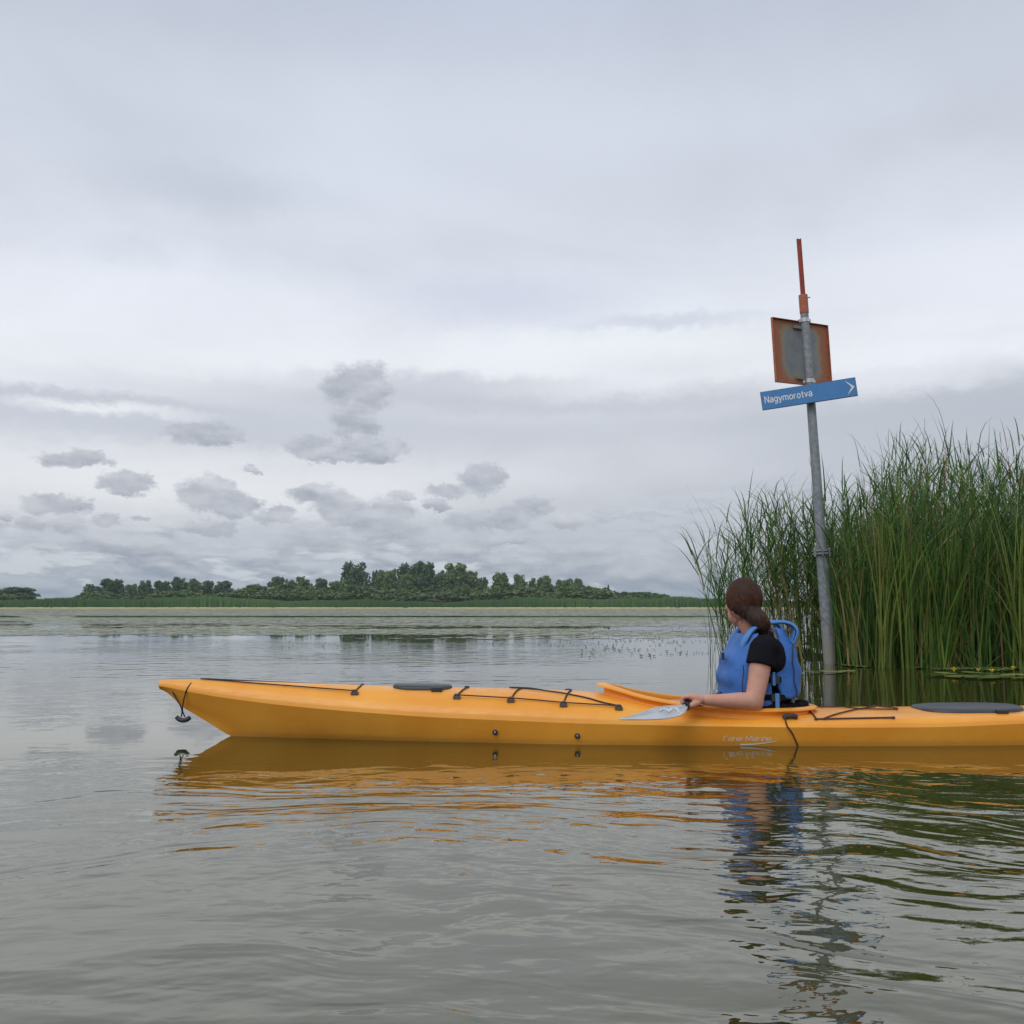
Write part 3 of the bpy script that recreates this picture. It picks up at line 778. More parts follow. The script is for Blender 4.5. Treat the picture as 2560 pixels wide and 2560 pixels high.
# plants one can tell apart
def reed_plant(label, px, Y, specs, group=None, seed=0, name='reed'):
    """specs: (kind, dx, dy, height, ...) built round the plant's own foot"""
    g_ = np.random.default_rng(seed); x = (px - 1280) / F * Y
    t_ = MB()
    for s in specs:
        if s[0] == 'stem': reed_stem(t_, s[1], s[2], s[3], g_)
        elif s[0] == 'fan': reed_fan(t_, s[1], s[2], s[3], g_, s[4], s[5], s[6] if len(s) > 6 else 0.0, .021, (.62, .84))
        elif s[0] == 'blade': blade(t_, (s[1], s[2], -.02), s[3], s[4], s[5], s[6], s[7], s[8], 9, s[9] if len(s) > 9 else .3)
    o_ = t_.build(name, 'reed_leaf', None, smooth=False, sharp=None, loc=(x, Y, 0)); tag(o_, label, 'reed', group); return o_
GR = 'reeds standing out from the edge of the reed bed'
PI = math.pi
reed_plant('lone tuft of thin reeds standing in open water left of the paddler', 1772, 11.3,
    [('blade', 0, 0, PI, .02, 1.28, .014, .45, .35), ('blade', .02, 0, PI, .02, .95, .012, .1, .3), ('blade', -.02, 0, PI, .05, .75, .010, .5, .5),
     ('blade', .03, .02, 0, .12, .62, .010, .6, .7), ('blade', -.01, 0, 0, .02, .55, .014, .2, .3), ('blade', .05, 0, 0, .03, .45, .010, .1, .45), ('blade', 0, .0, PI, .02, .5, .016, .0, .1)], GR, 3)
reed_plant('sparse reeds arching left at the outermost edge of the bed', 1800, 11.0,
    [('stem', .0, 0, 1.75), ('stem', .1, .2, 1.55), ('stem', .15, -.1, 1.9), ('blade', 0, 0, PI, .10, 1.7, .014, .55, .4), ('blade', .05, 0, PI, .06, 1.45, .012, .7, .5),
     ('blade', .05, .1, PI, .04, 1.3, .013, .3, .2), ('blade', .1, .1, PI + .2, .12, 1.9, .014, .5, .3), ('blade', .1, 0, .3, .03, 1.2, .012, .6, .6)], GR, 4)
reed_plant('loose reeds bending over to the left behind the paddler', 1845, 10.9,
    [('stem', 0, 0, 2.1), ('stem', .12, .1, 1.95), ('stem', .2, .2, 2.15), ('blade', 0, 0, PI, .14, 2.15, .014, .5, .3), ('blade', .04, 0, PI - .2, .08, 1.9, .013, .4, .45),
     ('blade', .1, 0, PI, .2, 1.7, .012, .9, .6), ('fan', .1, .1, 1.2, 5, .15)], GR, 5)
reed_plant('thin reeds rising just left of the sign pole', 1985, 10.7, [('stem', 0, 0, 2.2), ('stem', .1, .1, 2.3), ('stem', -.12, .1, 2.1), ('fan', 0, 0, 1.3, 6, .2, .5)], GR, 6)
reed_plant('slender green reeds growing against the right side of the sign pole', 2118, 9.95, [('fan', 0, 0, 1.55, 8, .07), ('stem', .05, .1, 2.2), ('fan', -.03, 0, .9, 3, .15)], GR, 7)
reed_plant('narrow bluish green tussock right of the sign pole', 2150, 9.75, [('fan', 0, 0, 1.25, 10, .10), ('fan', .04, .05, 1.6, 5, .08)], GR, 8)
reed_plant('stout bright green tussock leaning out over the water', 2205, 9.5, [('fan', 0, 0, 2.1, 14, .10), ('fan', -.06, .03, 1.7, 8, .16), ('blade', -.1, 0, PI, .20, 1.9, .018, .3, .55)], GR, 9)
reed_plant('tall bright green tussock second from the sign pole', 2262, 9.5, [('fan', 0, 0, 2.3, 14, .07), ('fan', .05, .03, 1.9, 8, .10), ('blade', .05, 0, 0, .3, 1.0, .012, 1.2, .95)], GR, 10)
reed_plant('green tussock with one dead brown blade snapped over', 2325, 9.5, [('fan', 0, 0, 2.1, 10, .12), ('fan', -.05, 0, 1.6, 6, .25, .3), ('blade', 0, 0, PI, .3, .75, .012, .9, .96)], GR, 11)
reed_plant('reeds leaning hard to the right over a dark hollow', 2352, 9.45, [('blade', 0, 0, 0, .22, 2.3, .020, .30, .5), ('blade', .02, 0, 0, .30, 2.2, .018, .25, .6), ('blade', -.02, 0, 0, .16, 2.1, .018, .2, .4),
    ('blade', .03, .05, 0, .38, 1.9, .016, .4, .75), ('blade', 0, .05, .2, .26, 1.6, .014, .9, .88), ('blade', 0, 0, 0, .12, 2.3, .018, .25, .35), ('fan', 0, 0, 1.4, 6, .2, .2)], GR, 12)
reed_plant('upright grass green tussock near the right edge of the picture', 2545, 9.3, [('fan', 0, 0, 1.9, 14, .07), ('fan', .06, 0, 1.5, 8, .10), ('fan', -.05, .03, 2.2, 6, .05)], GR, 13)
reed_plant('bent pair of dead stalks low in the reeds near the right edge', 2440, 9.4, [('blade', 0, 0, PI, .75, .9, .012, .5, .93), ('blade', .05, 0, PI, .5, .7, .012, 1.2, .97), ('blade', 0, 0, 0, .9, .6, .011, .3, .9)], GR, 14)
reed_plant('tall single reed with drooping leaves above the bed', 2322, 10.4, [('stem', 0, 0, 3.15), ('stem', .1, .2, 2.9)], GR, 15)
reed_plant('tall feathery reed rising over the bed near the right edge', 2425, 10.6, [('stem', 0, 0, 3.1), ('stem', -.12, .2, 2.95)], GR, 16)
reed_plant('two curved thin stalks sticking out of open water left of the paddler', 1612, 11.6,
    [('blade', 0, 0, PI, .02, .11, .006, -.5, .3), ('blade', .06, 0, PI, .05, .13, .006, -.6, .3)], None, 17, 'water_stalk')
reed_plant('small dark tuft of leaves floating alone on the open water', 1228, 15.6,
    [('blade', -.03, 0, PI, .6, .12, .03, .8, .1), ('blade', 0, 0, 0, .5, .12, .03, .9, .0), ('blade', .03, 0, 0, .2, .10, .03, .5, .05), ('blade', -.02, 0, PI, .1, .09, .02, .6, .1)], None, 18, 'water_plant')

# floating mats and lily pads at the foot of the reeds
def disc(mb, c, r_, tint, notch=True, n_=12, tilt=0.0, ya=0.0):
    V = [Vector(c)]; 
    for i in range(n_ + 1):
        an = ya + (i / n_) * (2 * PI - .35); V.append(Vector(c) + Vector((r_ * math.cos(an), r_ * math.sin(an) * .96, .002 + tilt * math.sin(an - ya))))
    mb.add(V, [(0, i, i + 1) for i in range(1, n_ + 1)], tint)
duck = MB(); g = np.random.default_rng(8)
for i in range(5200):
    px = g.uniform(1985, 3300); y = front(px) - .12 + abs(g.normal(0, .35)) * (1 if px > 2300 else .6) - (.30 * g.random() if px > 2300 else 0)
    if fbm(np.array([px / 55.]), np.array([y * 2.2]), 31, 2)[0] < (.42 if px > 2280 else .5): continue
    r_ = g.uniform(.010, .028); x = (px - 1280) / F * y; ya = g.uniform(0, 6.28)
    V = [Vector((x + r_ * math.cos(ya + k_ * PI / 3), y + r_ * math.sin(ya + k_ * PI / 3), .005 + g.uniform(0, .012))) for k_ in range(6)]
    duck.add(V, [(0, 1, 2, 3, 4, 5)], g.uniform(0, 1))
kind(duck.build('duckweed', 'pad_near', None, smooth=False, sharp=None), 'stuff', 'green duckweed along the foot of the reeds')
for i, (px, py, r_) in enumerate([(2395,1694,.16),(2440,1697,.14),(2482,1694,.13),(2352,1686,.10),(2525,1690,.13),(2330,1690,.09),(2548,1698,.12),(2455,1687,.10),(2070,1682,.11),(2105,1681,.09),(2020,1683,.08),(2415,1684,.09)]):
    Yp_ = H / math.tan(math.atan((py - 1280) / F) - TH)
    mb = MB(); disc(mb, (0, 0, 0), r_, g.uniform(.2, 1), tilt=.004, ya=g.uniform(0, 6))
    o = mb.build('lily_pad', 'pad_near', None, smooth=False, sharp=None, loc=((px - 1280) / F * Yp_, Yp_, .012)); tag(o, ['large lily pad nearest the kayak under the bigger yellow flowers','nearest lily pad lying right of the largest one','lily pad below the yellow flower near the right edge reeds','lily pad just left of the pale yellow flower','lily pad close to the upright tussock at the right','small lily pad at the left end of the pad cluster','lily pad furthest right beside the picture edge','small lily pad behind between two yellow flowers','lily pad floating right of the sign pole foot','small lily pad further right of the sign pole foot','small lily pad left of the sign pole foot','small lily pad behind the largest one against the reeds'][i], 'lily pad', 'lily pads along the reed edge')
for i, (px, py, s_, lb) in enumerate([(1955,1676,.8,'yellow water flower just right of the paddler\'s back'), (2130,1652,.8,'yellow water flower deep in the reeds right of the pole'),
        (2372,1681,1.05,'large pale yellow water flower above the lily pads'), (2466,1684,.85,'yellow water flower left of the right edge reeds'), (2432,1681,.7,'tiny yellow bud between the two larger flowers'), (2519,1676,.8,'small pale flower close to the right edge reeds')]):
    Yp_ = H / math.tan(math.atan((py + 6 - 1280) / F) - TH)
    t_ = thing('water_flower', lb, 'flower', ((px - 1280) / F * Yp_, Yp_, 0), g.uniform(0, 3), 'yellow flowers along the reed edge')
    mb = MB()
    for k_ in range(6):
        a = k_ * PI / 3; d = Vector((math.cos(a), math.sin(a), 0)); sdv = Vector((-math.sin(a), math.cos(a), 0)); r_ = .026 * s_
        c0_ = Vector((0, 0, .035)); mb.add([c0_, c0_ + d * r_ * .7 + sdv * r_ * .5 + Vector((0, 0, r_ * .5)), c0_ + d * r_ + Vector((0, 0, r_ * 1.3)), c0_ + d * r_ * .7 - sdv * r_ * .5 + Vector((0, 0, r_ * .5))], [(0, 1, 2, 3)])
    ball(mb, (0, 0, .04), .009 * s_, 8, 6); mb.build('petals', 'petal_yellow', t_)
    mb = MB(); tube(mb, [(0, 0, -.05), (.003, 0, 0), (0, 0, .037)], .003, 6); st_ = mb.mesh('stem', 'bark'); st_.materials.clear(); st_.materials.append(MATS['bush_yellow']); link('stem', st_, t_)

# ------------------------------------------------------------------ sign pole
PY = 10.2
pb = P(2076, 1662, PY); pt = P(1997, 597, PY - .02); pb.z = 0
pole = thing('sign_pole', 'leaning grey steel pole in the water carrying a blue arrow sign and a rusty panel', 'sign pole', (pb.x, PY, 0))
ax = (pt - pb); LEN = ax.length; U = ax.normalized()
def on(py):   # point on the axis seen at picture row py, in pole coordinates
    lo, hi = 0.0, LEN * 1.05
    for _ in range(40):
        m_ = (lo + hi) / 2
        if proj(pb + U * m_)[1] > py: lo = m_
        else: hi = m_
    return U * lo
def pole_tube(name, y0, y1, r0, r1, m, seg=24, n_=6):
    mb = MB(); a, b = on(y0), on(y1)
    if y0 > 1655: a = -U * .8
    tube(mb, [a.lerp(b, i / n_) for i in range(n_ + 1)], [r0 + (r1 - r0) * i / n_ for i in range(n_ + 1)], seg); return mb.build(name, m, pole)
pole_tube('lower_tube', 1662, 1386, .071, .066, 'galvanised_steel')
pole_tube('upper_tube', 1378, 784, .054, .044, 'galvanised_steel')
for yy in (1386, 1378.5):
    mb = MB(); a = on(yy); tube(mb, [a, a + U * .018], .102, 28); mb.build('flange', 'galvanised_steel', pole)
mb = MB(); a = on(1386)
for k_ in range(6): q = a + Vector((.086 * math.cos(k_ * PI / 3 + .3), .086 * math.sin(k_ * PI / 3 + .3), 0)); tube(mb, [q - U * .02, q + U * .07], .009, 6)
mb.build('flange_bolts', 'steel', pole)
mb = MB(); a = on(783); b = on(738); tube(mb, [a, b], .049, 24); mb.build('sleeve', 'orange_paint', pole)
mb = MB(); a = on(745); tube(mb, [a, a + Vector((.075, -.01, .004))], .006, 6); mb.build('grub_screw', 'orange_paint', pole)
mb = MB(); a = on(738); b = on(597)
for s_ in (-1, 1): box(mb, (a + b) / 2 + Vector((.019 * s_, 0, 0)), (.006, .034, (b - a).length), U.to_track_quat('Z', 'Y').to_matrix() if False else Matrix.Rotation(math.atan2(U.x, U.z), 3, 'Y'))
box(mb, (a + b) / 2 + Vector((0, -.006, 0)), (.034, .014, (b - a).length - .01), Matrix.Rotation(math.atan2(U.x, U.z), 3, 'Y'))
mb.build('top_rod', 'red_paint', pole, smooth=False, sharp=None)
for yy, r_ in ((806, .048), (958, .050)):
    mb = MB(); a = on(yy); tube(mb, [a, a + U * .045], r_ + .002, 24)
    box(mb, a + Vector((-.055, .01, .02)), (.03, .03, .03)); box(mb, a + Vector((.05, .01, .02)), (.03, .03, .03)); mb.build('clamp_band', 'steel', pole, sharp=30)

# rusty square panel, seen from behind: sheet with four folded edges
panel = thing('rusty_panel', 'rusty grey square sign panel seen from behind, clamped high on the pole', 'sign')
tl, bl = P(1926, 791, 10.15), P(1941, 955, 10.15); tr = P(2068, 816, 10.55); br = P(2077, 968, 10.55)
pc = (tl + bl + tr + br) / 4; panel.location = pc
ex = ((tr + br) - (tl + bl)) / 2; ez = ((tl + tr) - (bl + br)) / 2; pw, ph = ex.length, ez.length
ex.normalize(); ey = ez.cross(ex).normalized() ; ez2 = ez.normalized()
if ey.y < 0: ey = -ey
M3 = Matrix((ex, ey, ez2)).transposed(); panel.rotation_mode = 'QUATERNION'; panel.rotation_quaternion = M3.to_quaternion()
panel.location = pc + Vector((0, .02, 0))
mb = MB(); box(mb, (0, 0, 0), (pw, .003, ph)); mb.build('sheet', 'rusty_sheet', panel, smooth=False, sharp=None)
mb = MB()
for s_ in (-1, 1):
    box(mb, (s_ * pw / 2, -.014, 0), (.005, .03, ph + .004)); box(mb, (0, -.0145, s_ * ph / 2), (pw - .006, .028, .005))
mb.build('folded_edge', 'orange_paint', panel, smooth=False, sharp=None)
mb = MB()
for s_ in (-1, 1): box(mb, (-.01, -.02, s_ * ph * .40), (.20, .018, .03))
mb.build('bracket_bar', 'galvanised_steel', panel, smooth=False, sharp=None)

# blue arrow sign
sg = thing('blue_arrow_sign', 'blue direction sign with white place name and arrow pointing right', 'sign')
tl, bl = P(1900, 982, 10.22), P(1904, 1027, 10.22); tr, br = P(2138, 944, 9.98), P(2141, 991, 9.98)
pc = (tl + bl + tr + br) / 4
ex = ((tr + br) - (tl + bl)) / 2; ez = ((tl + tr) - (bl + br)) / 2; sw, sh = ex.length, ez.length; ex.normalize(); ez = (ez - ex * ez.dot(ex)).normalized(); ey = ez.cross(ex)
M3 = Matrix((ex, ey, ez)).transposed(); sg.rotation_mode = 'QUATERNION'; sg.rotation_quaternion = M3.to_quaternion(); sg.location = pc
mb = MB(); box(mb, (0, 0, 0), (sw, .022, sh)); bd = mb.build('sign_board', 'sign_edge', sg, smooth=False, sharp=None)
mb = MB(); box(mb, (0, -.0125, 0), (sw - .008, .003, sh - .008)); mb.build('sign_face', 'sign_blue', sg, smooth=False, sharp=None)
def arc(cx, cy, rx, ry, a0, a1, n_=9): return [(cx + rx * math.cos(R(a0 + (a1 - a0) * i / n_)), cy + ry * math.sin(R(a0 + (a1 - a0) * i / n_))) for i in range(n_ + 1)]
bowl = arc(.27, .34, .25, .32, 0, 360, 18)
SG = {'N': (.62, [[(0.04, 0), (.04, .98)], [(.04, .98), (.58, .02)], [(.58, 0), (.58, .98)]]),
      'a': (.50, [arc(.25, .46, .21, .20, 160, 0, 7) + [(.46, 0)], arc(.24, .185, .21, .165, 20, 330, 12) , [(.46, .38), (.24, .35)]]),
      'g': (.54, [arc(.27, .35, .22, .30, 0, 360, 16), [(.50, .66)] + [(.50, -.04)] + arc(.27, -.06, .23, .18, 0, -150, 8)]),
      'y': (.50, [[(.02, .66), (.26, .04)], [(.50, .66), (.24, -.05), (.16, -.22), (.04, -.23)]]),
      'm': (.84, [[(.05, 0), (.05, .66)], [(.05, .44)] + arc(.24, .44, .185, .20, 180, 0, 8) + [(.425, 0)], [(.425, .44)] + arc(.61, .44, .185, .20, 180, 0, 8) + [(.795, 0)]]),
      'o': (.54, [arc(.27, .33, .23, .31, 0, 360, 18)]), 'r': (.33, [[(.05, 0), (.05, .66)], [(.05, .42)] + arc(.26, .42, .21, .21, 180, 85, 5)]),
      't': (.32, [[(.16, .86), (.16, .14)] + arc(.27, .14, .11, .12, 180, 290, 4), [(.0, .62), (.32, .62)]]), 'v': (.48, [[(.02, .66), (.24, .03)], [(.24, .03), (.46, .66)]])}
ss_, tw = strokes('Nagymorotva', SG, .13); mb = MB()
for i, st_ in enumerate(ss_):
    ribbon(mb, st_, .068, lambda a, b_, i=i: Vector((-sw / 2 + .038 + a / tw * .50, -.0148 - .00025 * (i % 4), -.030 + b_ * .078)))
mb.build('place_name', 'sign_white', sg, smooth=False, sharp=None)
mb = MB(); x1 = sw / 2 - .02; a = .083
V = [(x1 - .095, -.0165, a), (x1, -.0165, 0), (x1 - .085, -.0165, -a), (x1 - .032, -.0165, 0)]
V = V + [(p[0], p[1] + .002, p[2]) for p in V]
mb.add(V, [(0, 3, 1), (3, 2, 1), (0, 1, 5, 4), (1, 2, 6, 5), (2, 3, 7, 6), (3, 0, 4, 7)]); mb.build('arrow', 'sign_white', sg, smooth=False, sharp=None)
mb = MB(); box(mb, (.02, .03, 0), (.13, .04, .05)); mb.build('mounting_bracket', 'galvanised_steel', sg, smooth=False, sharp=None)
# pull the board so that it sits just in front of the pole
sg.location = pc + Vector((0, -.02, 0))

# ------------------------------------------------------------------ kayak
KX, KY, KYAW = -1.70, 4.60, R(-1.5)
kay = thing('kayak', 'long orange yellow sea kayak floating side on with its bow to the left', 'kayak', (KX, KY, 0), KYAW)
KM = Matrix.Translation((KX, KY, 0)) @ Matrix.Rotation(KYAW, 4, 'Z'); KMI = KM.inverted()
LK = 5.30
def smooth_curve(ks, vs, sig=.05):
    s = np.linspace(-.4, LK + .4, 1500); v = np.interp(s, ks, vs)
    k_ = np.exp(-.5 * (np.arange(-60, 61) * (s[1] - s[0]) / sig) ** 2); k_ /= k_.sum()
    vp = np.pad(v, 60, mode='edge'); v2 = np.convolve(vp, k_, 'valid')
    return lambda q: float(np.interp(q, s, v2))
wS = smooth_curve([0,.03,.1,.34,.8,1.4,2.0,2.6,3.2,3.8,4.4,4.9,5.22,5.3], [.014,.022,.036,.082,.158,.222,.262,.284,.280,.246,.176,.092,.022,.006], .04)
zS = smooth_curve([0,.1,.25,.58,.95,1.31,2.0,2.5,3.0,3.6,4.2,4.8,5.3], [.243,.222,.198,.163,.137,.117,.096,.089,.084,.084,.104,.155,.215], .08)
zR = smooth_curve([0,.1,.3,.9,1.2,1.7,2.0,2.12,2.3,2.5,2.7,3.1,3.35,3.6,4.2,4.8,5.3], [.262,.267,.263,.243,.234,.226,.216,.208,.185,.150,.135,.130,.135,.137,.146,.190,.245], .05)
def interp(ks, vs): return lambda q: float(np.interp(q, ks, vs))
zK = smooth_curve([0,.02,.048,.105,.177,.263,.337,.45,.7,1.2,3.6,4.4,4.8,5.0,5.15,5.3], [.222,.214,.198,.140,.100,.050,.006,-.04,-.08,-.105,-.11,-.09,-.03,.04,.10,.21], .015)
def section(s):
    """half section, keel to ridge, as (y, z) with the sheer at index 8"""
    w, zs, zr, zk = wS(s), zS(s), zR(s), zK(s)
    zs = max(zs, zk + .004); zr = max(zr, zs + .004)
    f = min(1.0, max(0.0, (s - .3) / 1.6)) * min(1.0, max(0.0, (5.0 - s) / .9))       # 0: V-shaped ends, 1: flat floor
    hk = zs - zk
    key = [(0, zk), (w * (.18 + .42 * f), zk + hk * (.22 - .12 * f)), (w * (.50 + .38 * f), zk + hk * (.50 - .12 * f)), (w * (.80 + .15 * f), zk + hk * (.80 - .12 * f)), (w, zs)]
    hull = []
    for i in range(4):
        for j in range(2): u = j / 2; hull.append((key[i][0] * (1 - u) + key[i + 1][0] * u, key[i][1] * (1 - u) + key[i + 1][1] * u))
    hull.append(key[-1])
    hd = zr - zs; fl = min(1, max(0, (s - 2.9) / .5))      # flatter aft deck
    p_ = [(w * .975, zs + hd * (.20 + .16 * fl)), (w * (.90 - .0 * fl), zs + hd * (.42 + .26 * fl)), (w * (.76 + .02 * fl), zs + hd * (.66 + .12 * fl)), (w * .58, zs + hd * (.84 + .06 * fl)), (w * .38, zs + hd * .945), (w * .19, zs + hd * .99), (0, zr)]
    return hull, [key[-1]] + p_
def hull_y(s, z):
    hu, _ = section(s); ys = [p[0] for p in hu]; zs = [p[1] for p in hu]
    return float(np.interp(z, zs, ys))
def deck_z(s, y):
    _, d = section(s); ys = [p[0] for p in d][::-1]; zs = [p[1] for p in d][::-1]
    return float(np.interp(abs(y), ys, zs))
C0, CA = 2.628, .482
def cock(t_, k_=1.0):    # cockpit outline, t=0 at its front end
    return C0 - CA * k_ * math.cos(t_), .205 * k_ * math.sin(t_) * (1 - .22 * math.cos(t_))
def in_cock(s, y, k_=.93):
    c_ = -(s - C0) / (CA * k_)
    if abs(c_) >= 1: return False
    t_ = math.acos(c_); return abs(y) < .205 * k_ * math.sin(t_) * (1 - .22 * math.cos(t_))
ST = [0, .01, .025, .045] + list(np.arange(.07, 5.24, .02)) + [5.26, 5.29, LK]
hmb, dmb = MB(), MB(); hr, dr = [], []
for s in ST:
    hu, de = section(s)
    hr.append([(s, -y, z) for y, z in hu[::-1]] + [(s, y, z) for y, z in hu[1:]])
    dd = []
    for i in range(len(de) - 1):
        for j in range(3): u = j / 3; dd.append((de[i][0] * (1 - u) + de[i + 1][0] * u, de[i][1] * (1 - u) + de[i + 1][1] * u))
    dd.append(de[-1])
    dr.append([(s, -y, z) for y, z in dd] + [(s, y, z) for y, z in dd[::-1][1:]])
grid(hmb, hr); hmb.build('hull', 'kayak_plastic', kay, sharp=60)
nD = len(dr[0]); V = [p for r_ in dr for p in r_]; Fc = []
for i in range(len(dr) - 1):
    for k_ in range(nD - 1):
        cs = (dr[i][k_][0] + dr[i + 1][k_][0]) / 2; cy = (dr[i][k_][1] + dr[i][k_ + 1][1]) / 2
        if in_cock(cs, cy): continue
        Fc.append((i * nD + k_, i * nD + k_ + 1, (i + 1) * nD + k_ + 1, (i + 1) * nD + k_))
dmb.add(V, Fc); dmb.build('deck', 'kayak_plastic', kay, sharp=60)
# coaming
zC = smooth_curve([2.05,2.13,2.2,2.3,2.45,2.6,2.8,3.1], [.272,.262,.242,.213,.187,.171,.160,.158], .03)
cm = MB(); rows = []
for i in range(97):
    t_ = 2 * PI * i / 96; s, y = cock(t_); a, b = cock(t_ + .01); nx_, ny_ = (b - y), -(a - s); l_ = math.hypot(nx_, ny_) or 1; nx_, ny_ = -nx_ / l_ * 1, -ny_ / l_
    if (s + nx_ * .01 - C0) ** 2 / CA ** 2 + (y + ny_ * .01) ** 2 / .2 ** 2 < (s - C0) ** 2 / CA ** 2 + y ** 2 / .2 ** 2: nx_, ny_ = -nx_, -ny_
    zc = zC(s) ; zd = min(deck_z(s, abs(y) + .0), zc - .03)
    tip = math.exp(-(t_ if t_ < PI else 2 * PI - t_) ** 2 / .35) # lip leans forward at the front
    prof = [(-.004, zd - .05), (-.004, zd + .0), (-.006, zc - .018), (-.008, zc - .006), (-.004, zc - .001), (.006, zc), (.020 + .012 * tip, zc - .002), (.030 + .014 * tip, zc - .007), (.031 + .014 * tip, zc - .013), (.022 + .012 * tip, zc - .016), (.010, zc - .020), (.006, zc - .030), (.008, zd + .008), (.014, zd - .006)]
    rows.append([(s + nx_ * o_, y + ny_ * o_, z) for o_, z in prof])
grid(cm, rows); cm.build('coaming', 'kayak_plastic', kay, sharp=50)
# seat with backrest
mb = MB(); rows = []
for i in range(9):
    u = i / 8; rows.append([(2.62 + .42 * u, -.17 + .34 * j / 8, .005 + .05 * abs(j / 4 - 1) ** 2 + .05 * (1 - u) ** 3 + (.10 * max(0, u - .8) * 5 * .3)) for j in range(9)])
grid(mb, rows); soft(mb, 'seat', 'black_rubber', kay, .02, 1)
mb = MB(); rows = []
for i in range(7):
    u = i / 6; rows.append([(3.005 + .035 * u - .06 * (j / 5 - 1) ** 2, -.16 + .32 * j / 10, .06 + .125 * u - .02 * abs(j / 5 - 1) ** 3) for j in range(11)])
grid(mb, rows); soft(mb, 'seat_backrest', 'black_rubber', kay, .035, 2)
mb = MB(); 
for k_ in range(26):
    a = -PI * .5 + PI * k_ / 25; ball(mb, (2.86 + .22 * math.cos(a), .165 * math.sin(a), .155 + .010 * math.sin(k_ * 2.7)), (.026, .022, .018 + .006 * math.sin(k_ * 1.9)), 8, 6)
fuse(mb, 'seat_padding', 'black_cotton', kay, .006, 3)

# hatch covers
def hatch(name, s0, s1, hw, rise, tab):
    mb = MB(); n_ = 40; sc0 = (s0 + s1) / 2; hl = (s1 - s0) / 2; rows = []
    for k_, (rf, dz) in enumerate([(1.02, -.012), (1.02, .006), (1.0, .012), (.96, .015), (.80, .015 + rise * .45), (.5, .015 + rise * .85), (.2, .015 + rise), (.01, .015 + rise)]):
        row = []
        for i in range(n_):
            a = 2 * PI * i / n_; ca, sa = math.cos(a), math.sin(a); ex_ = .62
            s = sc0 + hl * rf * math.copysign(abs(ca) ** ex_, ca); y = hw * rf * math.copysign(abs(sa) ** ex_, sa)
            zz = deck_z(s, hw * min(1, abs(y) / hw) if rf > .97 else y) if rf > .9 else None
            if zz is None: zz = deck_z(sc0, 0) * .35 + deck_z(sc0 + hl * rf * math.copysign(abs(ca) ** ex_, ca), y) * .65
            row.append((s, y, zz + dz))
        rows.append(row)
    grid(mb, rows, closed=True)
    V0 = len(mb.v) - n_; mb.f.append(tuple(V0 + i for i in range(n_)))
    h_ = mb.build(name, 'hatch_rubber', kay, sharp=50)
    mb = MB(); box(mb, (tab, -hw - .006, deck_z(tab, hw) + .004), (.05, .03, .02)); mb.build('pull_tab', 'black_rubber', h_, smooth=False, sharp=None)
    return h_
hatch('front_hatch', 1.135, 1.41, .085, .002, 1.35)
hatch('rear_hatch', 3.61, 4.075, .150, .006, 3.93)
# flat rim moulded round the rear hatch
def deck_hit(px, py):
    best = None
    for s in np.arange(0.0, 5.2, .01):
        w = wS(s)
        for y in np.linspace(-w, w * .6, 34):
            q = KM @ Vector((s, y, deck_z(s, y))); u_, v_ = proj(q); e = (u_ - px) ** 2 + (v_ - py) ** 2
            if abs(u_ - px) > 12: break
            if best is None or e < best[0] - (0 if best[0] > 9 else 1e9): best = (e, s, y)
    return best[1], best[2]
def hull_hit(px, py):
    best = None
    for s in np.arange(.05, 5.2, .01):
        q = KM @ Vector((s, -wS(s), .05)); u_, _ = proj(q)
        if abs(u_ - px) > 14: continue
        for z in np.linspace(-.02, zS(s), 26):
            q = KM @ Vector((s, -hull_y(s, z), z)); u_, v_ = proj(q); e = (u_ - px) ** 2 + (v_ - py) ** 2
            if best is None or e < best[0]: best = (e, s, z)
    return best[1], best[2]
def DP(px, py, off=.006):
    s, y = deck_hit(px, py); return Vector((s, y, deck_z(s, y) + off))
def on_deck(pts, off=.006, n_=10, lift=0.0):
    """polyline that follows the deck between the given local points"""
    out = []
    for a, b in zip(pts[:-1], pts[1:]):
        for j in range(n_):
            u = j / n_; s = a.x * (1 - u) + b.x * u; y = a.y * (1 - u) + b.y * u
            zl = a.z * (1 - u) + b.z * u
            out.append(Vector((s, y, max(deck_z(s, y) + off, zl) + lift * math.sin(PI * u))))
    out.append(pts[-1]); return out
def cord(name, pts, r_=.0033, m='black_cord', seg=6):
    mb = MB(); tube(mb, pts, r_, seg); return mb.build(name, m, kay)
def fitting(px, py, y=None):
    p = DP(px, py, .0); mb = MB()
    box(mb, p + Vector((0, 0, .004)), (.034, .024, .012)); ball(mb, p + Vector((0, 0, .010)), (.014, .011, .008), 10, 6); tube(mb, [p + Vector((-.012, -.004, .010)), p + Vector((-.006, -.010, .020)), p + Vector((.006, -.010, .020)), p + Vector((.012, -.004, .010))], .004, 6)
    o_ = mb.build('deck_fitting', 'fitting_grey', kay); mb = MB(); ball(mb, p + Vector((.002, -.007, .019)), .0045, 8, 6); mb.build('screw', 'steel', o_); return p
Fp = [fitting(x_, y_) for x_, y_ in ((1144, 1747), (1275, 1754), (1410, 1763), (1547, 1771), (888, 1733))]
up = Vector((0, 0, .016))
def mir(p): return Vector((p.x, -p.y, p.z))
L5 = [p + up for p in Fp]
cord('edge_line', on_deck([L5[0], L5[1]], .005) + on_deck([L5[1], (L5[1] + L5[2]) / 2 + Vector((0, .012, 0)), L5[2]], .005)[1:] + on_deck([L5[2], L5[3]], .005)[1:], .0032, 'brown_cord')
cord('edge_line', [mir(p) for p in on_deck([L5[0], L5[1], L5[2], L5[3]], .005)], .0032, 'brown_cord')
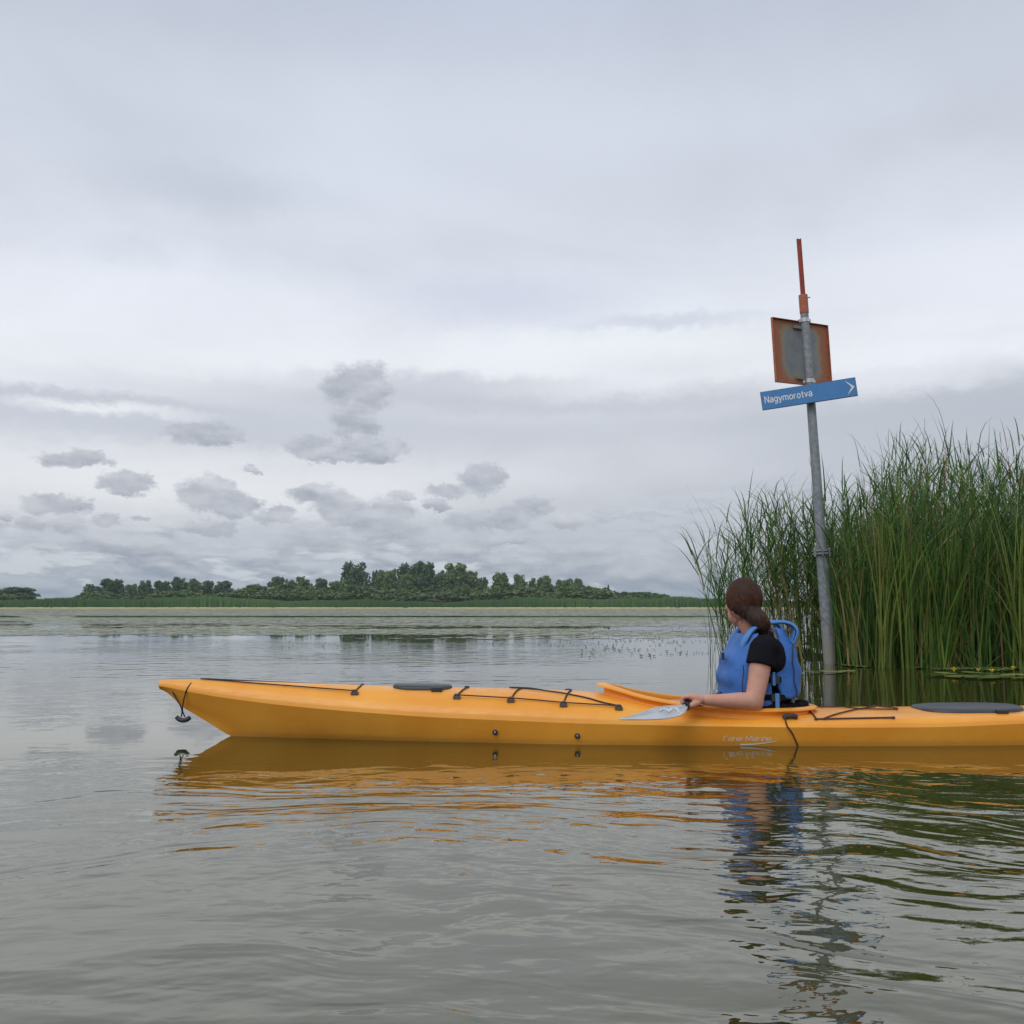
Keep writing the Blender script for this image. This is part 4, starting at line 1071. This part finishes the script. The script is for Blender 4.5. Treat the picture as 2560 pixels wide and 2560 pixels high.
for i in range(3):
    a = L5[i]; b = Vector((a.x + .045, 0, 0)); b.z = deck_z(b.x, 0) + .006; cord('cross_bungee', on_deck([a, b, mir(a)], .005, 12), .0036)
a = L5[3]; b = Vector((L5[0].x + .24, .02, 0)); b.z = deck_z(b.x, b.y) + .006; cord('diagonal_bungee', on_deck([a, Vector((L5[1].x + .13, -.045, deck_z(L5[1].x + .13, .045) + .006)), b, mir(L5[2])], .005, 12), .0036)
for p in Fp[:4] + [Fp[4]]:
    mb = MB(); q = mir(p); box(mb, q + Vector((0, 0, .004)), (.034, .024, .012)); ball(mb, q + Vector((0, 0, .010)), (.014, .011, .008), 10, 6); mb.build('deck_fitting', 'fitting_grey', kay)
# perimeter line on the fore deck
a = L5[4]; bw = Vector((.20, -.008, deck_z(.20, 0) + .006))
cord('fore_deck_line', on_deck([bw, a, Vector((a.x + .012, a.y * .4, 0)), mir(a), mir(bw)], .005, 26), .0032)
# bow toggle hanging on a loop of cord
tg = P(458, 1796, 4.585); tl_ = KMI @ tg
cord('toggle_cord', [KMI @ q for q in spline([P(492, 1701, 4.60), P(478, 1708, 4.565), P(466, 1726, 4.55), P(459, 1752, 4.555), P(456, 1775, 4.57), P(462, 1792, 4.58)], 6)], .0032)
cord('toggle_cord', [KMI @ q for q in spline([P(427, 1716, 4.585), P(436, 1738, 4.575), P(450, 1762, 4.57), P(455, 1778, 4.575), P(453, 1792, 4.58)], 6)], .0032)
mb = MB(); tube(mb, spline([tl_ + Vector((-.034, 0, .008)), tl_ + Vector((-.02, 0, -.004)), tl_ + Vector((0, 0, -.009)), tl_ + Vector((.02, 0, -.004)), tl_ + Vector((.034, 0, .006))], 5), [.007] + [.0105] * 4 + [.0115] * 12 + [.0105] * 3 + [.007], 12)
mb.build('bow_toggle', 'black_rubber', kay)
# drain studs on the side
for x_, y_ in ((1237, 1831), (1443, 1839)):
    s, z = hull_hit(x_, y_); y = -hull_y(s, z); mb = MB(); tube(mb, [(s, y + .004, z), (s, y - .006, z), (s, y - .010, z)], [.0125, .0125, .008], 16); st_ = mb.build('side_stud', 'black_rubber', kay)
    mb = MB(); tube(mb, [(s, y - .008, z + .002), (s, y - .0125, z + .002)], .0045, 10); mb.build('screw', 'steel', st_)
# maker's lettering (thin squared letters) and swoosh on the side
GL = {'T': (.62, [[(.0, .0), (.0, .86), (.08, 1.0), (.62, 1.0)]]), 'a': (.62, [[(.05, .68), (.54, .68), (.60, .60), (.60, 0), (.06, 0), (0, .08), (0, .30), (.06, .38), (.60, .38)]]),
      'h': (.60, [[(0, 0), (0, 1.0)], [(0, .60), (.52, .60), (.60, .50), (.60, 0)]]), 'e': (.66, [[(0, .35), (.66, .35), (.66, .58), (.58, .68), (.08, .68), (0, .58), (0, .10), (.08, 0), (.60, 0)]]),
      ' ': (.30, []), 'M': (1.0, [[(0, 0), (0, 1.0), (.12, 1.0), (.50, .12), (.88, 1.0), (1.0, 1.0), (1.0, 0)]]),
      'r': (.40, [[(0, 0), (0, .58), (.08, .68), (.40, .68)]]), 'i': (.0, [[(0, 0), (0, .68)], [(0, .84), (0, .95)]]), 'n': (.60, [[(0, 0), (0, .68), (.52, .68), (.60, .60), (.60, 0)]])}
s0, z0 = hull_hit(1812, 1852); s1, z1 = hull_hit(1926, 1852)
ss_, tw = strokes('Tahe Marine', GL, .22); mb = MB()
for i, st_ in enumerate(ss_):
    def pl(a, b_, i=i):
        s = s0 + a / tw * (s1 - s0); z = z0 + b_ * .021; return Vector((s, -hull_y(s, z) - .0018 - .0002 * (i % 2), z))
    ribbon(mb, st_, .055, pl)
mb.build('maker_lettering', 'white_print', kay, smooth=False, sharp=None)
mb = MB(); rows = []
for i in range(25):
    u = i / 24; px_ = 1852 + u * 90; py_ = 1861 - 10 * u ** 2.0; s = s0 + (px_ - 1812) / (1926 - 1812) * (s1 - s0); z = z0 - (py_ - 1852) * .00185; t_ = .0034 * (1 - u) ** .6 + .0004
    rows.append([(s, -hull_y(s, z - t_) - .002, z - t_), (s, -hull_y(s, z + t_) - .002, z + t_)])
grid(mb, rows); mb.build('swoosh_mark', 'white_print', kay)
# skeg cleat and cord down the side into the water
c0_ = DP(1968, 1797, .004); mb = MB(); tube(mb, spline([c0_ + Vector((-.012, 0, 0)), c0_ + Vector((0, 0, .010)), c0_ + Vector((.03, 0, .012)), c0_ + Vector((.05, .0, .004))], 5), [.008] + [.012] * 14 + [.006], 10); mb.build('cleat', 'black_rubber', kay)
pts = [c0_ + Vector((-.008, -.004, .006))]
sa, za = hull_hit(1982, 1832); sb_, zb = hull_hit(1998, 1868)
pts += [Vector((sa - .022, -wS(sa) - .004, zS(sa) + .006)), Vector((sa, -hull_y(sa, za) - .004, za)), Vector((sb_, -hull_y(sb_, zb) - .004, zb)), Vector((sb_ + .012, -hull_y(sb_, -.03) - .004, -.04))]
cord('side_cord', spline(pts, 6), .0036, 'brown_cord')
# rear deck bungees
q = lambda s_, y_: Vector((s_, y_, deck_z(s_, y_) + .006))
sA = deck_hit(2043, 1799); sB = deck_hit(2232, 1800); sT = (KMI @ P(2026, 1771, 4.5)).x; sU = (KMI @ P(2205, 1775, 4.5)).x; sV = (KMI @ P(2130, 1780, 4.45)).x
cord('rear_bungee', on_deck([q(sT, .10), q(sA[0], sA[1]), q(sB[0], sB[1])], .005, 12), .0040, 'brown_cord')
cord('rear_bungee', on_deck([q(sA[0] + .03, sA[1]), q(sU, .08)], .005, 14), .0036, 'brown_cord')
cord('rear_bungee', on_deck([q(sT, .10), q(sV, .07), q(sV + .06, -.03), q(sU + .05, -.06), q(sU + .07, -.02), q(sU + .02, .12)], .005, 8), .0036, 'brown_cord')
for s_, y_ in (sA, sB, (sT, .10), (sU, .10)):
    mb = MB(); p = q(s_, y_); ball(mb, p, (.010, .008, .006), 8, 6); mb.build('deck_fitting', 'black_rubber', kay)
# ------------------------------------------------------------------ paddler
YC = 4.52
per = thing('person', 'woman with brown hair in a low ponytail, blue life vest and black t-shirt, looking away', 'person', (1.19, YC, .04))
PO = Vector((1.19, YC, .04))
def L(*p): return Vector(p) - PO
hd = Vector((-.30, .95, 0)).normalized(); hl_ = Vector((-hd.y, hd.x, 0)); HC = L(1.10, YC, .636)   # head: facing and her left
HR = Matrix((hd, hl_, Vector((0, 0, 1)))).transposed()
def hp(f, l, u): return HC + hd * f + hl_ * l + Vector((0, 0, u))
b = MB()
# torso
TOR = [(1.20, .06, .125, .165), (1.20, .13, .115, .150), (1.195, .22, .100, .128), (1.190, .31, .102, .140), (1.188, .38, .100, .155), (1.18, .435, .080, .130)]
for x, z, rx, ry in TOR: ball(b, L(x, YC, z), (rx, ry, .075), 24, 14)
limb(b, [L(1.175, YC, .44), L(1.15, YC, .49), L(1.125, YC + .005, .555)], [.062, .050, .050], 18)
for s_ in (-1, 1):   # shoulder slope
    limb(b, [L(1.165, YC + s_ * .05, .462), L(1.175, YC + s_ * .145, .425)], [.042, .050], 16)
# head
ball(b, hp(-.008, 0, .012), (.092, .073, .098), 28, 18, HR)
ball(b, hp(.030, 0, -.055), (.055, .052, .058), 22, 14, HR)       # jaw
ball(b, hp(.066, 0, -.088), (.018, .022, .016), 14, 10, HR)       # chin
limb(b, [hp(.078, 0, .012), hp(.098, 0, -.022)], [.008, .012], 10) # nose
for s_ in (-1, 1): ball(b, hp(.094, s_ * .008, -.025), (.007, .006, .006), 10, 8, HR)
ball(b, hp(.084, 0, -.052), (.010, .020, .005), 12, 8, HR); ball(b, hp(.083, 0, -.061), (.010, .018, .006), 12, 8, HR)
for s_ in (-1, 1):
    ball(b, hp(.054, s_ * .032, -.022), (.026, .024, .022), 14, 10, HR)   # cheek
    ball(b, hp(.070, s_ * .024, .030), (.016, .022, .008), 12, 8, HR)     # brow
    ball(b, hp(-.030, s_ * .064, -.026), (.014, .008, .022), 14, 10, HR)  # ear
    ball(b, hp(-.024, s_ * .061, -.044), (.009, .007, .010), 10, 8, HR)    # ear lobe
# near arm
SH = L(1.150, YC - .168, .430); EL = L(1.094, 4.300, .190); WR = L(.865, 4.262, .202)
G = L(.800, 4.250, .188)
limb(b, [SH, SH.lerp(EL, .3), SH.lerp(EL, .6), EL + Vector((0, 0, .02)), EL], [.052, .050, .046, .041, .040], 18)
limb(b, [EL, EL.lerp(WR, .28) + Vector((0, 0, .002)), EL.lerp(WR, .6), WR], [.040, .039, .032, .0245], 18)
pa = Vector((.57, .82, .03)).normalized(); pp = Vector((-.82, .57, 0)).normalized(); UZ = Vector((0, 0, 1))
def hand(b, WR, G, pa, pp, sgn=1):
    """palm over the shaft, four fingers curled round it, thumb under from the palm's near side"""
    for o_ in (-.026, -.009, .009, .026):
        K = G + pa * o_ * 1.05 + pp * .004 + UZ * (.036 - abs(o_ + .004) * .15)
        limb(b, [WR.lerp(K, .25) + pa * o_ * .25, WR.lerp(K, .7), K], [.018, .0155, .0115], 12)
        ln = {-.026: .90, -.009: 1.05, .009: 1.0, .026: .82}[o_] if sgn > 0 else {-.026: .82, -.009: 1.0, .009: 1.05, .026: .90}[o_]
        A = K + pp * .026 * ln + UZ * -.004; B_ = A + pp * .008 - UZ * .024 * ln; C_ = B_ - pp * .016 - UZ * .012 * ln; E_ = C_ - pp * .010 + UZ * .002
        limb(b, [K, A, B_, C_, E_], [.0108, .0098, .0092, .0085, .0078], 12)
    T0 = WR.lerp(G, .45) - pa * .020 * sgn + UZ * -.002; T1 = G - pa * .040 * sgn - pp * .012 - UZ * .004; T2 = G - pa * .030 * sgn + pp * .008 - UZ * .020; T3 = G - pa * .016 * sgn + pp * .022 - UZ * .021
    limb(b, [T0, T1, T2, T3], [.0155, .0125, .0105, .0095], 12)
hand(b, WR, G, pa, pp, 1)
# far arm, hand on the shaft on the other side
G2 = G + pa * .62; SH2 = L(1.180, YC + .165, .430); WR2 = G2 + Vector((.045, -.055, .03)); EL2 = L(1.145, YC + .215, .215)
G2 = L(1.08, 4.665, .212); WR2 = L(1.105, 4.735, .232)
limb(b, [SH2, SH2.lerp(EL2, .5), EL2], [.052, .046, .040], 16); limb(b, [EL2, EL2.lerp(WR2, .5), WR2], [.040, .033, .0245], 16)
hand(b, WR2, G2, pa, pp, -1)
# legs stretched forward under the deck
for s_ in (-1, 1):
    limb(b, [L(1.18, YC + s_ * .08, .075), L(.98, YC + s_ * .10, .105), L(.78, YC + s_ * .12, .115), L(.55, YC + s_ * .10, .03), L(.36, YC + s_ * .08, -.02)], [.080, .068, .052, .045, .030], 14)
    limb(b, [L(.36, YC + s_ * .08, -.02), L(.30, YC + s_ * .085, .05)], [.028, .020], 12)
body = fuse(b, 'body', 'skin', per, .0040, 5, .5)
# eyes
for s_ in (-1, 1):
    mb = MB(); ball(mb, hp(.076, s_ * .030, .012), .0125, 14, 10); e_ = mb.build('eye', 'eye_white', per)
    mb = MB(); ball(mb, hp(.0835, s_ * .030, .012), (.0056, .0056, .0056), 10, 8); mb.build('iris', 'hair', e_)
# hair drawn back, low ponytail
h = MB()
ball(h, hp(-.022, 0, .022), (.093, .083, .098), 28, 18, HR)
ball(h, hp(-.060, 0, -.030), (.052, .062, .050), 22, 14, HR)
ball(h, hp(-.092, .0, -.058), (.030, .034, .028), 18, 12, HR)
for s_ in (-1, 1): ball(h, hp(-.030, s_ * .052, -.012), (.045, .026, .040), 16, 12, HR)
hair = fuse(h, 'hair', 'hair', per, .0045, 8, .6)
t0_ = L(1.128, 4.435, .592)
pt_ = [L(1.118, 4.448, .596), L(1.140, 4.420, .572), L(1.156, 4.408, .545), L(1.166, 4.408, .522), L(1.180, 4.414, .496)]
h = MB(); limb(h, spline(pt_, 3)[:-2], [.034, .038, .041, .043, .044, .044, .042, .039, .034, .028, .020][:len(spline(pt_, 3)) - 2], 14)
tail = fuse(h, 'ponytail', 'hair', per, .005, 6, .5)
st_ = MB(); gg = np.random.default_rng(2)
for i in range(230):
    a = gg.uniform(0, 6.28); rr = gg.uniform(.75, 1.05); spn = []
    for k_, (p_, r_) in enumerate(zip(pt_, [.034, .044, .045, .038, .018])):
        aa = a + .35 * k_ + gg.normal(0, .08); spn.append(p_ + (Vector((1, 0, 0)) * math.cos(aa) * .9 + Vector((.2, -.9, .3)) * math.sin(aa)) * r_ * rr)
    if gg.random() < .3: spn[-1] = spn[-1] + Vector((gg.uniform(-.01, .03), gg.uniform(-.02, .01), gg.uniform(-.02, .01)))
    tube(st_, spline(spn, 2), .0011, 3, False)
sto = st_.build('hair_strands', 'hair_light', tail); sto['kind'] = 'stuff'
st_ = MB()
tgt = Vector((-.86, 0, -.50)).normalized()
for i in range(420):   # fine strands combed back over the skull to the ponytail
    an_ = gg.uniform(-2.2, 2.2); d0_ = Vector((.80, math.sin(an_) * .75, max(-.35, math.cos(an_)) * .75)).normalized(); lim = gg.uniform(.55, .95); u0_ = gg.uniform(.02, .35); spn = []
    for k_ in range(9):
        u = u0_ + (lim - u0_) * k_ / 8; q_ = (d0_ * (1 - u) + tgt * u + Vector((0, d0_.y, max(0, d0_.z))) * .9 * u * (1 - u)).normalized()
        spn.append(hp(-.022 + q_.x * .0935, q_.y * .0835, .022 + q_.z * .0985))
    tube(st_, spn, .0008, 3, False)
so_ = st_.build('hair_strands', 'hair_light', hair); so_['kind'] = 'stuff'
fl = MB()
for i in range(60):     # loose wisps at the nape and round the ear
    a0 = hp(gg.uniform(-.10, .02), gg.uniform(-.01, .066) * (1 if gg.random() < .7 else -1), gg.uniform(-.075, -.03)); tube(fl, spline([a0, a0 + Vector((gg.uniform(-.008, .014), gg.uniform(-.012, .004), -.012)), a0 + Vector((gg.uniform(-.010, .022), gg.uniform(-.014, .006), -.030))], 2), .0008, 3, False)
fo_ = fl.build('loose_hair', 'hair_light', hair); fo_['kind'] = 'stuff'
# t-shirt
t = MB()
for x, z, rx, ry in TOR: ball(t, L(x, YC, z), (rx + .010, ry + .010, .080), 24, 14)
for s_ in (-1, 1):
    limb(t, [L(1.168, YC + s_ * .055, .462), L(1.178, YC + s_ * .140, .432)], [.046, .056], 16)
    A_ = SH if s_ < 0 else SH2; E__ = EL if s_ < 0 else EL2; d_ = (E__ - A_).normalized()
    tube(t, [A_ - d_ * .01, A_ + d_ * .04, A_ + d_ * .085], [.060, .064, .067], 22); ball(t, A_ + Vector((.012, 0, .002)), (.068, .058, .058), 20, 14)
ball(t, L(1.225, YC - .13, .385), (.060, .052, .070), 18, 12); ball(t, L(1.190, YC - .150, .415), (.062, .060, .062), 18, 12); ball(t, L(1.205, YC - .150, .375), (.055, .055, .065), 18, 12); ball(t, L(1.225, YC + .13, .385), (.060, .052, .070), 18, 12)
shirt = fuse(t, 't_shirt', 'black_cotton', per, .0055, 5, .5)
# dark shorts
t = MB(); ball(t, L(1.20, YC, .06), (.135, .178, .075), 20, 12)
for s_ in (-1, 1): limb(t, [L(1.16, YC + s_ * .08, .078), L(.98, YC + s_ * .10, .108)], [.088, .078], 14)
fuse(t, 'shorts', 'black_cotton', per, .008, 4)

# life vest
vest = per
def shell(cx, side, zs, half, r_x, r_y, angs, name, m, thick, puff=.012, n_u=19):
    """padded panel wrapped round the torso; angle 0 points to +X, side flips it"""
    rows = []
    for i, z in enumerate(zs):
        u = i / (len(zs) - 1); row = []
        A0 = half(u)
        for j in range(n_u):
            a = -A0 + 2 * A0 * j / (n_u - 1)
            ex_ = .75; ca, sa = math.cos(a), math.sin(a)
            rx = r_x(u); ry = r_y(u)
            pf = puff * math.sin(PI * min(1, max(0, u))) * (1 - .6 * abs(math.sin(a * 2.0)))
            X = cx + side * (rx + pf) * math.copysign(abs(ca) ** ex_, ca); Y_ = YC + (ry + pf * .5) * math.copysign(abs(sa) ** ex_, sa)
            row.append(L(X, Y_, z))
        rows.append(row)
    mb = MB(); grid(mb, rows); return soft(mb, name, m, vest, thick, 2, offset=1 if side < 0 else -1), rows
lerp = lambda a, b, u: a + (b - a) * u
# front panel (towards the bow)
zsf = [.175, .20, .25, .30, .34, .38, .415, .445, .465]
fp, fr_ = shell(1.18, -1, zsf, lambda u: float(np.interp(u, [0, .3, .6, .8, 1], [2.02, 2.02, 1.80, 1.25, .95])), lambda u: float(np.interp(u, [0, .5, .8, 1], [.172, .168, .132, .085])), lambda u: float(np.interp(u, [0, .5, .8, 1], [.172, .178, .165, .13])), lambda: 0, 'vest_front', 'vest_blue', .034) if False else (None, None)
def panel_grid(name, pts_fn, nu, nv, m, thick, lev=2, off=-1, parent=None):
    mb = MB(); grid(mb, [[pts_fn(i / (nv - 1), j / (nu - 1)) for j in range(nu)] for i in range(nv)])
    return soft(mb, name, m, parent or per, thick, lev, offset=off)
def plan(path, u):
    """point at parameter u of a polyline path"""
    P_ = [Vector((a, b_, 0)) for a, b_ in path]; ls = [0]
    for a, b_ in zip(P_[:-1], P_[1:]): ls.append(ls[-1] + (b_ - a).length)
    d_ = u * ls[-1]
    for i in range(len(P_) - 1):
        if d_ <= ls[i + 1] + 1e-9: return P_[i].lerp(P_[i + 1], (d_ - ls[i]) / (ls[i + 1] - ls[i]))
    return P_[-1]
def front_pt(v, u):
    z = lerp(.170, .500, v)
    e = float(np.interp(v, [0, .45, .62, .78, .9, 1], [1.0, 1.0, .80, .52, .40, .36]))       # how far the panel reaches round the side
    lean = float(np.interp(v, [0, .3, .6, .8, 1], [0, -.004, .012, .045, .085]))
    nar = float(np.interp(v, [0, .6, .85, 1], [1, 1, .93, .84]))
    sxe = 1.035 + .075 * e
    path = [(sxe, -.178), (1.06, -.186), (1.022, -.168), (1.006, -.12), (1.002, -.05), (1.002, .05), (1.006, .12), (1.022, .168), (1.06, .186), (sxe, .178)]
    p = plan(path, u); pf = .010 * math.sin(PI * min(1, v / .9)) + .006 * math.sin(v * 22)
    return L(p.x + lean - (pf if abs(p.y) < .16 else 0), YC + p.y * nar, z)
panel_grid('vest_front_panel', front_pt, 25, 14, 'vest_blue', .036, 2, 1)
def back_pt(v, u):
    z = lerp(.195, .520, v)
    e = float(np.interp(v, [0, .25, .5, .7, .85, 1], [.60, 1.0, .95, .62, .34, .26]))
    lean = float(np.interp(v, [0, .12, .4, .7, 1], [-.012, .0, .0, -.022, -.062]))
    nar = float(np.interp(v, [0, .6, .85, 1], [1, 1, .90, .82]))
    sxe = 1.330 - .105 * e
    sxe -= .026; path = [(sxe, -.172), (1.277, -.180), (1.313, -.166), (1.329, -.12), (1.333, -.05), (1.333, .05), (1.329, .12), (1.313, .166), (1.277, .180), (sxe, .172)]
    p = plan(path, u); pf = .010 * math.sin(PI * v) + .005 * math.sin(v * 20)
    return L(p.x + lean + (pf if abs(p.y) < .165 else 0), YC + p.y * nar, z)
panel_grid('vest_back_panel', back_pt, 25, 14, 'vest_blue', .036, 2, -1)
# grey lining inside the back panel
def lin_pt(v, u):
    p = back_pt(.10 + v * .86, .02 + .96 * u); c_ = L(1.19, YC, .3); d_ = Vector((c_.x - p.x, c_.y - p.y, 0)); return p + d_.normalized() * .042
panel_grid('vest_lining', lin_pt, 19, 10, 'vest_lining', .004, 1)
# shoulder straps: padded, riding high behind the neck
for s_ in (-1, 1):
    c_ = spline([L(1.085, YC + s_ * .098, .395), L(1.070, YC + s_ * .120, .430), L(1.084, YC + s_ * .130, .472), L(1.118, YC + s_ * .114, .511), L(1.165, YC + s_ * .100, .535), L(1.215, YC + s_ * .100, .543), L(1.262, YC + s_ * .105, .545), L(1.296, YC + s_ * .115, .535), L(1.315, YC + s_ * .125, .505), L(1.300, YC + s_ * .120, .455), L(1.280, YC + s_ * .105, .41)], 5)
    mb = MB(); fr = frames(c_); rows = []
    for i, (p, T_, a, b_) in enumerate(fr):
        sd_ = Vector((0, 1, 0)); nn = T_.cross(sd_).normalized(); u = i / (len(fr) - 1); wd = lerp(.040, .028, math.sin(PI * u)); th = lerp(.015, .009, math.sin(PI * u))
        rows.append([p + sd_ * wd * math.cos(k_ * PI / 6) + nn * th * (1 if math.sin(k_ * PI / 6) > 0 else -1) * abs(math.sin(k_ * PI / 6)) ** .6 for k_ in range(12)])
    grid(mb, rows, closed=True); so = mb.build('shoulder_strap', 'vest_blue_strap', per, sharp=80)
    mb = MB(); tube(mb, [p + Vector((0, s_ * -.030 if False else -.030, 0)) + T_.cross(Vector((0, 1, 0))).normalized() * -.006 for p, T_, a, b_ in fr], .0028, 6); mb.build('piping', 'vest_piping', so)
# piping seams
for fn_, us, v0, v1, nm in ((front_pt, (.115, .885), .01, .55, 'f'), (back_pt, (.150, .850), .02, .80, 'b')):
    for u in us:
        pts = []
        for k_ in range(22):
            v = lerp(v0, v1, k_ / 21); p = fn_(v, u); c_ = L(1.18, YC, 0); d_ = Vector((p.x - c_.x, p.y - c_.y, 0)).normalized(); sdn = Vector((0, -1 if p.y < 0 else 1, 0)); dd_ = (d_ * .4 + sdn * .8).normalized(); pts.append(p + dd_ * (.030 if nm == 'f' else .004))
        mb = MB(); tube(mb, pts, .0024, 6); mb.build('piping', 'vest_piping', per)
# chest strap end hanging at the front, side buckles and straps
mb = MB(); box(mb, L(.992, YC - .05, .385), (.012, .022, .034)); mb.build('chest_buckle', 'black_rubber', per, smooth=False, sharp=None)
for s_ in (-1, 1):
    mb = MB(); box(mb, L(1.190, YC + s_ * .160, .365), (.080, .012, .060)); mb.build('side_mesh', 'vest_lining', per, smooth=False, sharp=None)
    for z_ in (.205, .285):
        mb = MB(); box(mb, L(1.185, YC + s_ * .172, z_), (.13, .006, .026)); sp_ = mb.build('side_strap', 'black_cotton', per, smooth=False, sharp=None)
        mb = MB(); box(mb, L(1.200, YC + s_ * .179, z_), (.040, .012, .034)); bk = mb.build('buckle', 'black_rubber', sp_, smooth=False, sharp=None)
    mb = MB(); box(mb, L(1.205, YC + s_ * .187, .19), (.018, .004, .07)); box(mb, L(1.192, YC + s_ * .1885, .29), (.012, .003, .06)); mb.build('strap_end', 'vest_blue_strap', per, smooth=False, sharp=None)
    mb = MB(); box(mb, L(1.160, YC + s_ * .166, .235), (.05, .014, .15)); mb.build('side_panel', 'vest_blue', per, smooth=False, sharp=None)

# ------------------------------------------------------------------ paddle
Gw = G + PO
pad = thing('paddle', 'grey bladed kayak paddle with black shaft held across the cockpit', 'paddle', Gw)
pd = Vector((.57, .82, .035)).normalized()
mb = MB(); tube(mb, [pd * -.07, pd * .2, pd * .8, pd * 1.12], .0145, 16); mb.build('shaft', 'shaft_black', pad)
def paddle_blade(sgn, Ln, roll, tipdir, nm):
    """spoon blade: asymmetric outline, curved along and across"""
    mb = MB(); ax_ = tipdir.normalized(); side = ax_.cross(Vector((0, 0, 1))).normalized(); nz_ = side.cross(ax_).normalized()
    if nz_.z < 0: nz_ = -nz_
    side = (side * math.cos(roll) + nz_ * math.sin(roll)).normalized(); nn = ax_.cross(side).normalized()
    if nn.z > 0: nn = -nn
    rows = []
    for i in range(25):
        u = i / 24; wd = float(np.interp(u, [0, .06, .15, .3, .45, .6, .75, .88, 1], [.014, .028, .050, .064, .060, .046, .030, .016, .006]))
        cen = ax_ * (Ln * u) + nn * (.020 * math.sin(PI * u ** .8))
        row = []
        for j in range(11):
            q_ = j / 5 - 1; row.append(cen + side * (wd * q_ * (1.0 if q_ < 0 else .85)) - nn * (.016 * q_ * q_ * wd / .086) - nn * (.010 * math.exp(-(q_ * 4) ** 2) * (1 - u) ** 2))
        rows.append(row)
    grid(mb, rows)
    for k_ in range(len(mb.v)): pass
    return mb, rows, nn
start = pd * -.07
tip = P(1549, 1797, 3.80) - Gw
mb, rows_, nn_ = paddle_blade(1, (tip - start).length, R(14), tip - start, 'n')
mb2 = MB(); mb2.v = [tuple(Vector(v) + start) for v in mb.v]; mb2.f = mb.f
bl_ = soft(mb2, 'blade', 'paddle_grey', pad, .005, 1)
# small printed mark on the near blade
nrm = nn_ if nn_.y < 0 else -nn_
mk = MB()
for (u0, j0, dx_) in ((5, 4, 0), (7, 6, 0)):
    base_ = rows_[u0][j0] + start; e1_ = (rows_[u0 + 1][j0] - rows_[u0][j0]).normalized(); e2_ = (rows_[u0][j0 + 1] - rows_[u0][j0]).normalized(); nm_ = e1_.cross(e2_).normalized()
    if nm_.dot(Vector((0, -.8, .6))) < 0: nm_ = -nm_
    tube(mk, [base_ + e1_ * .02 * math.cos(a_) + e2_ * .018 * math.sin(a_) + nm_ * .006 for a_ in np.linspace(.3, 4.6, 12)], .0030, 5)
mk.build('blade_mark', 'sign_white', bl_)
tip2 = pd * .46 + Vector((0, 0, -.03)); st2 = pd * 1.10
mb, rows_, nn_ = paddle_blade(1, .46, R(35), pd + Vector((0, 0, -.02)), 'f')
mb2 = MB(); mb2.v = [tuple(Vector(v) + st2) for v in mb.v]; mb2.f = mb.f
soft(mb2, 'blade', 'paddle_grey', pad, .005, 1)
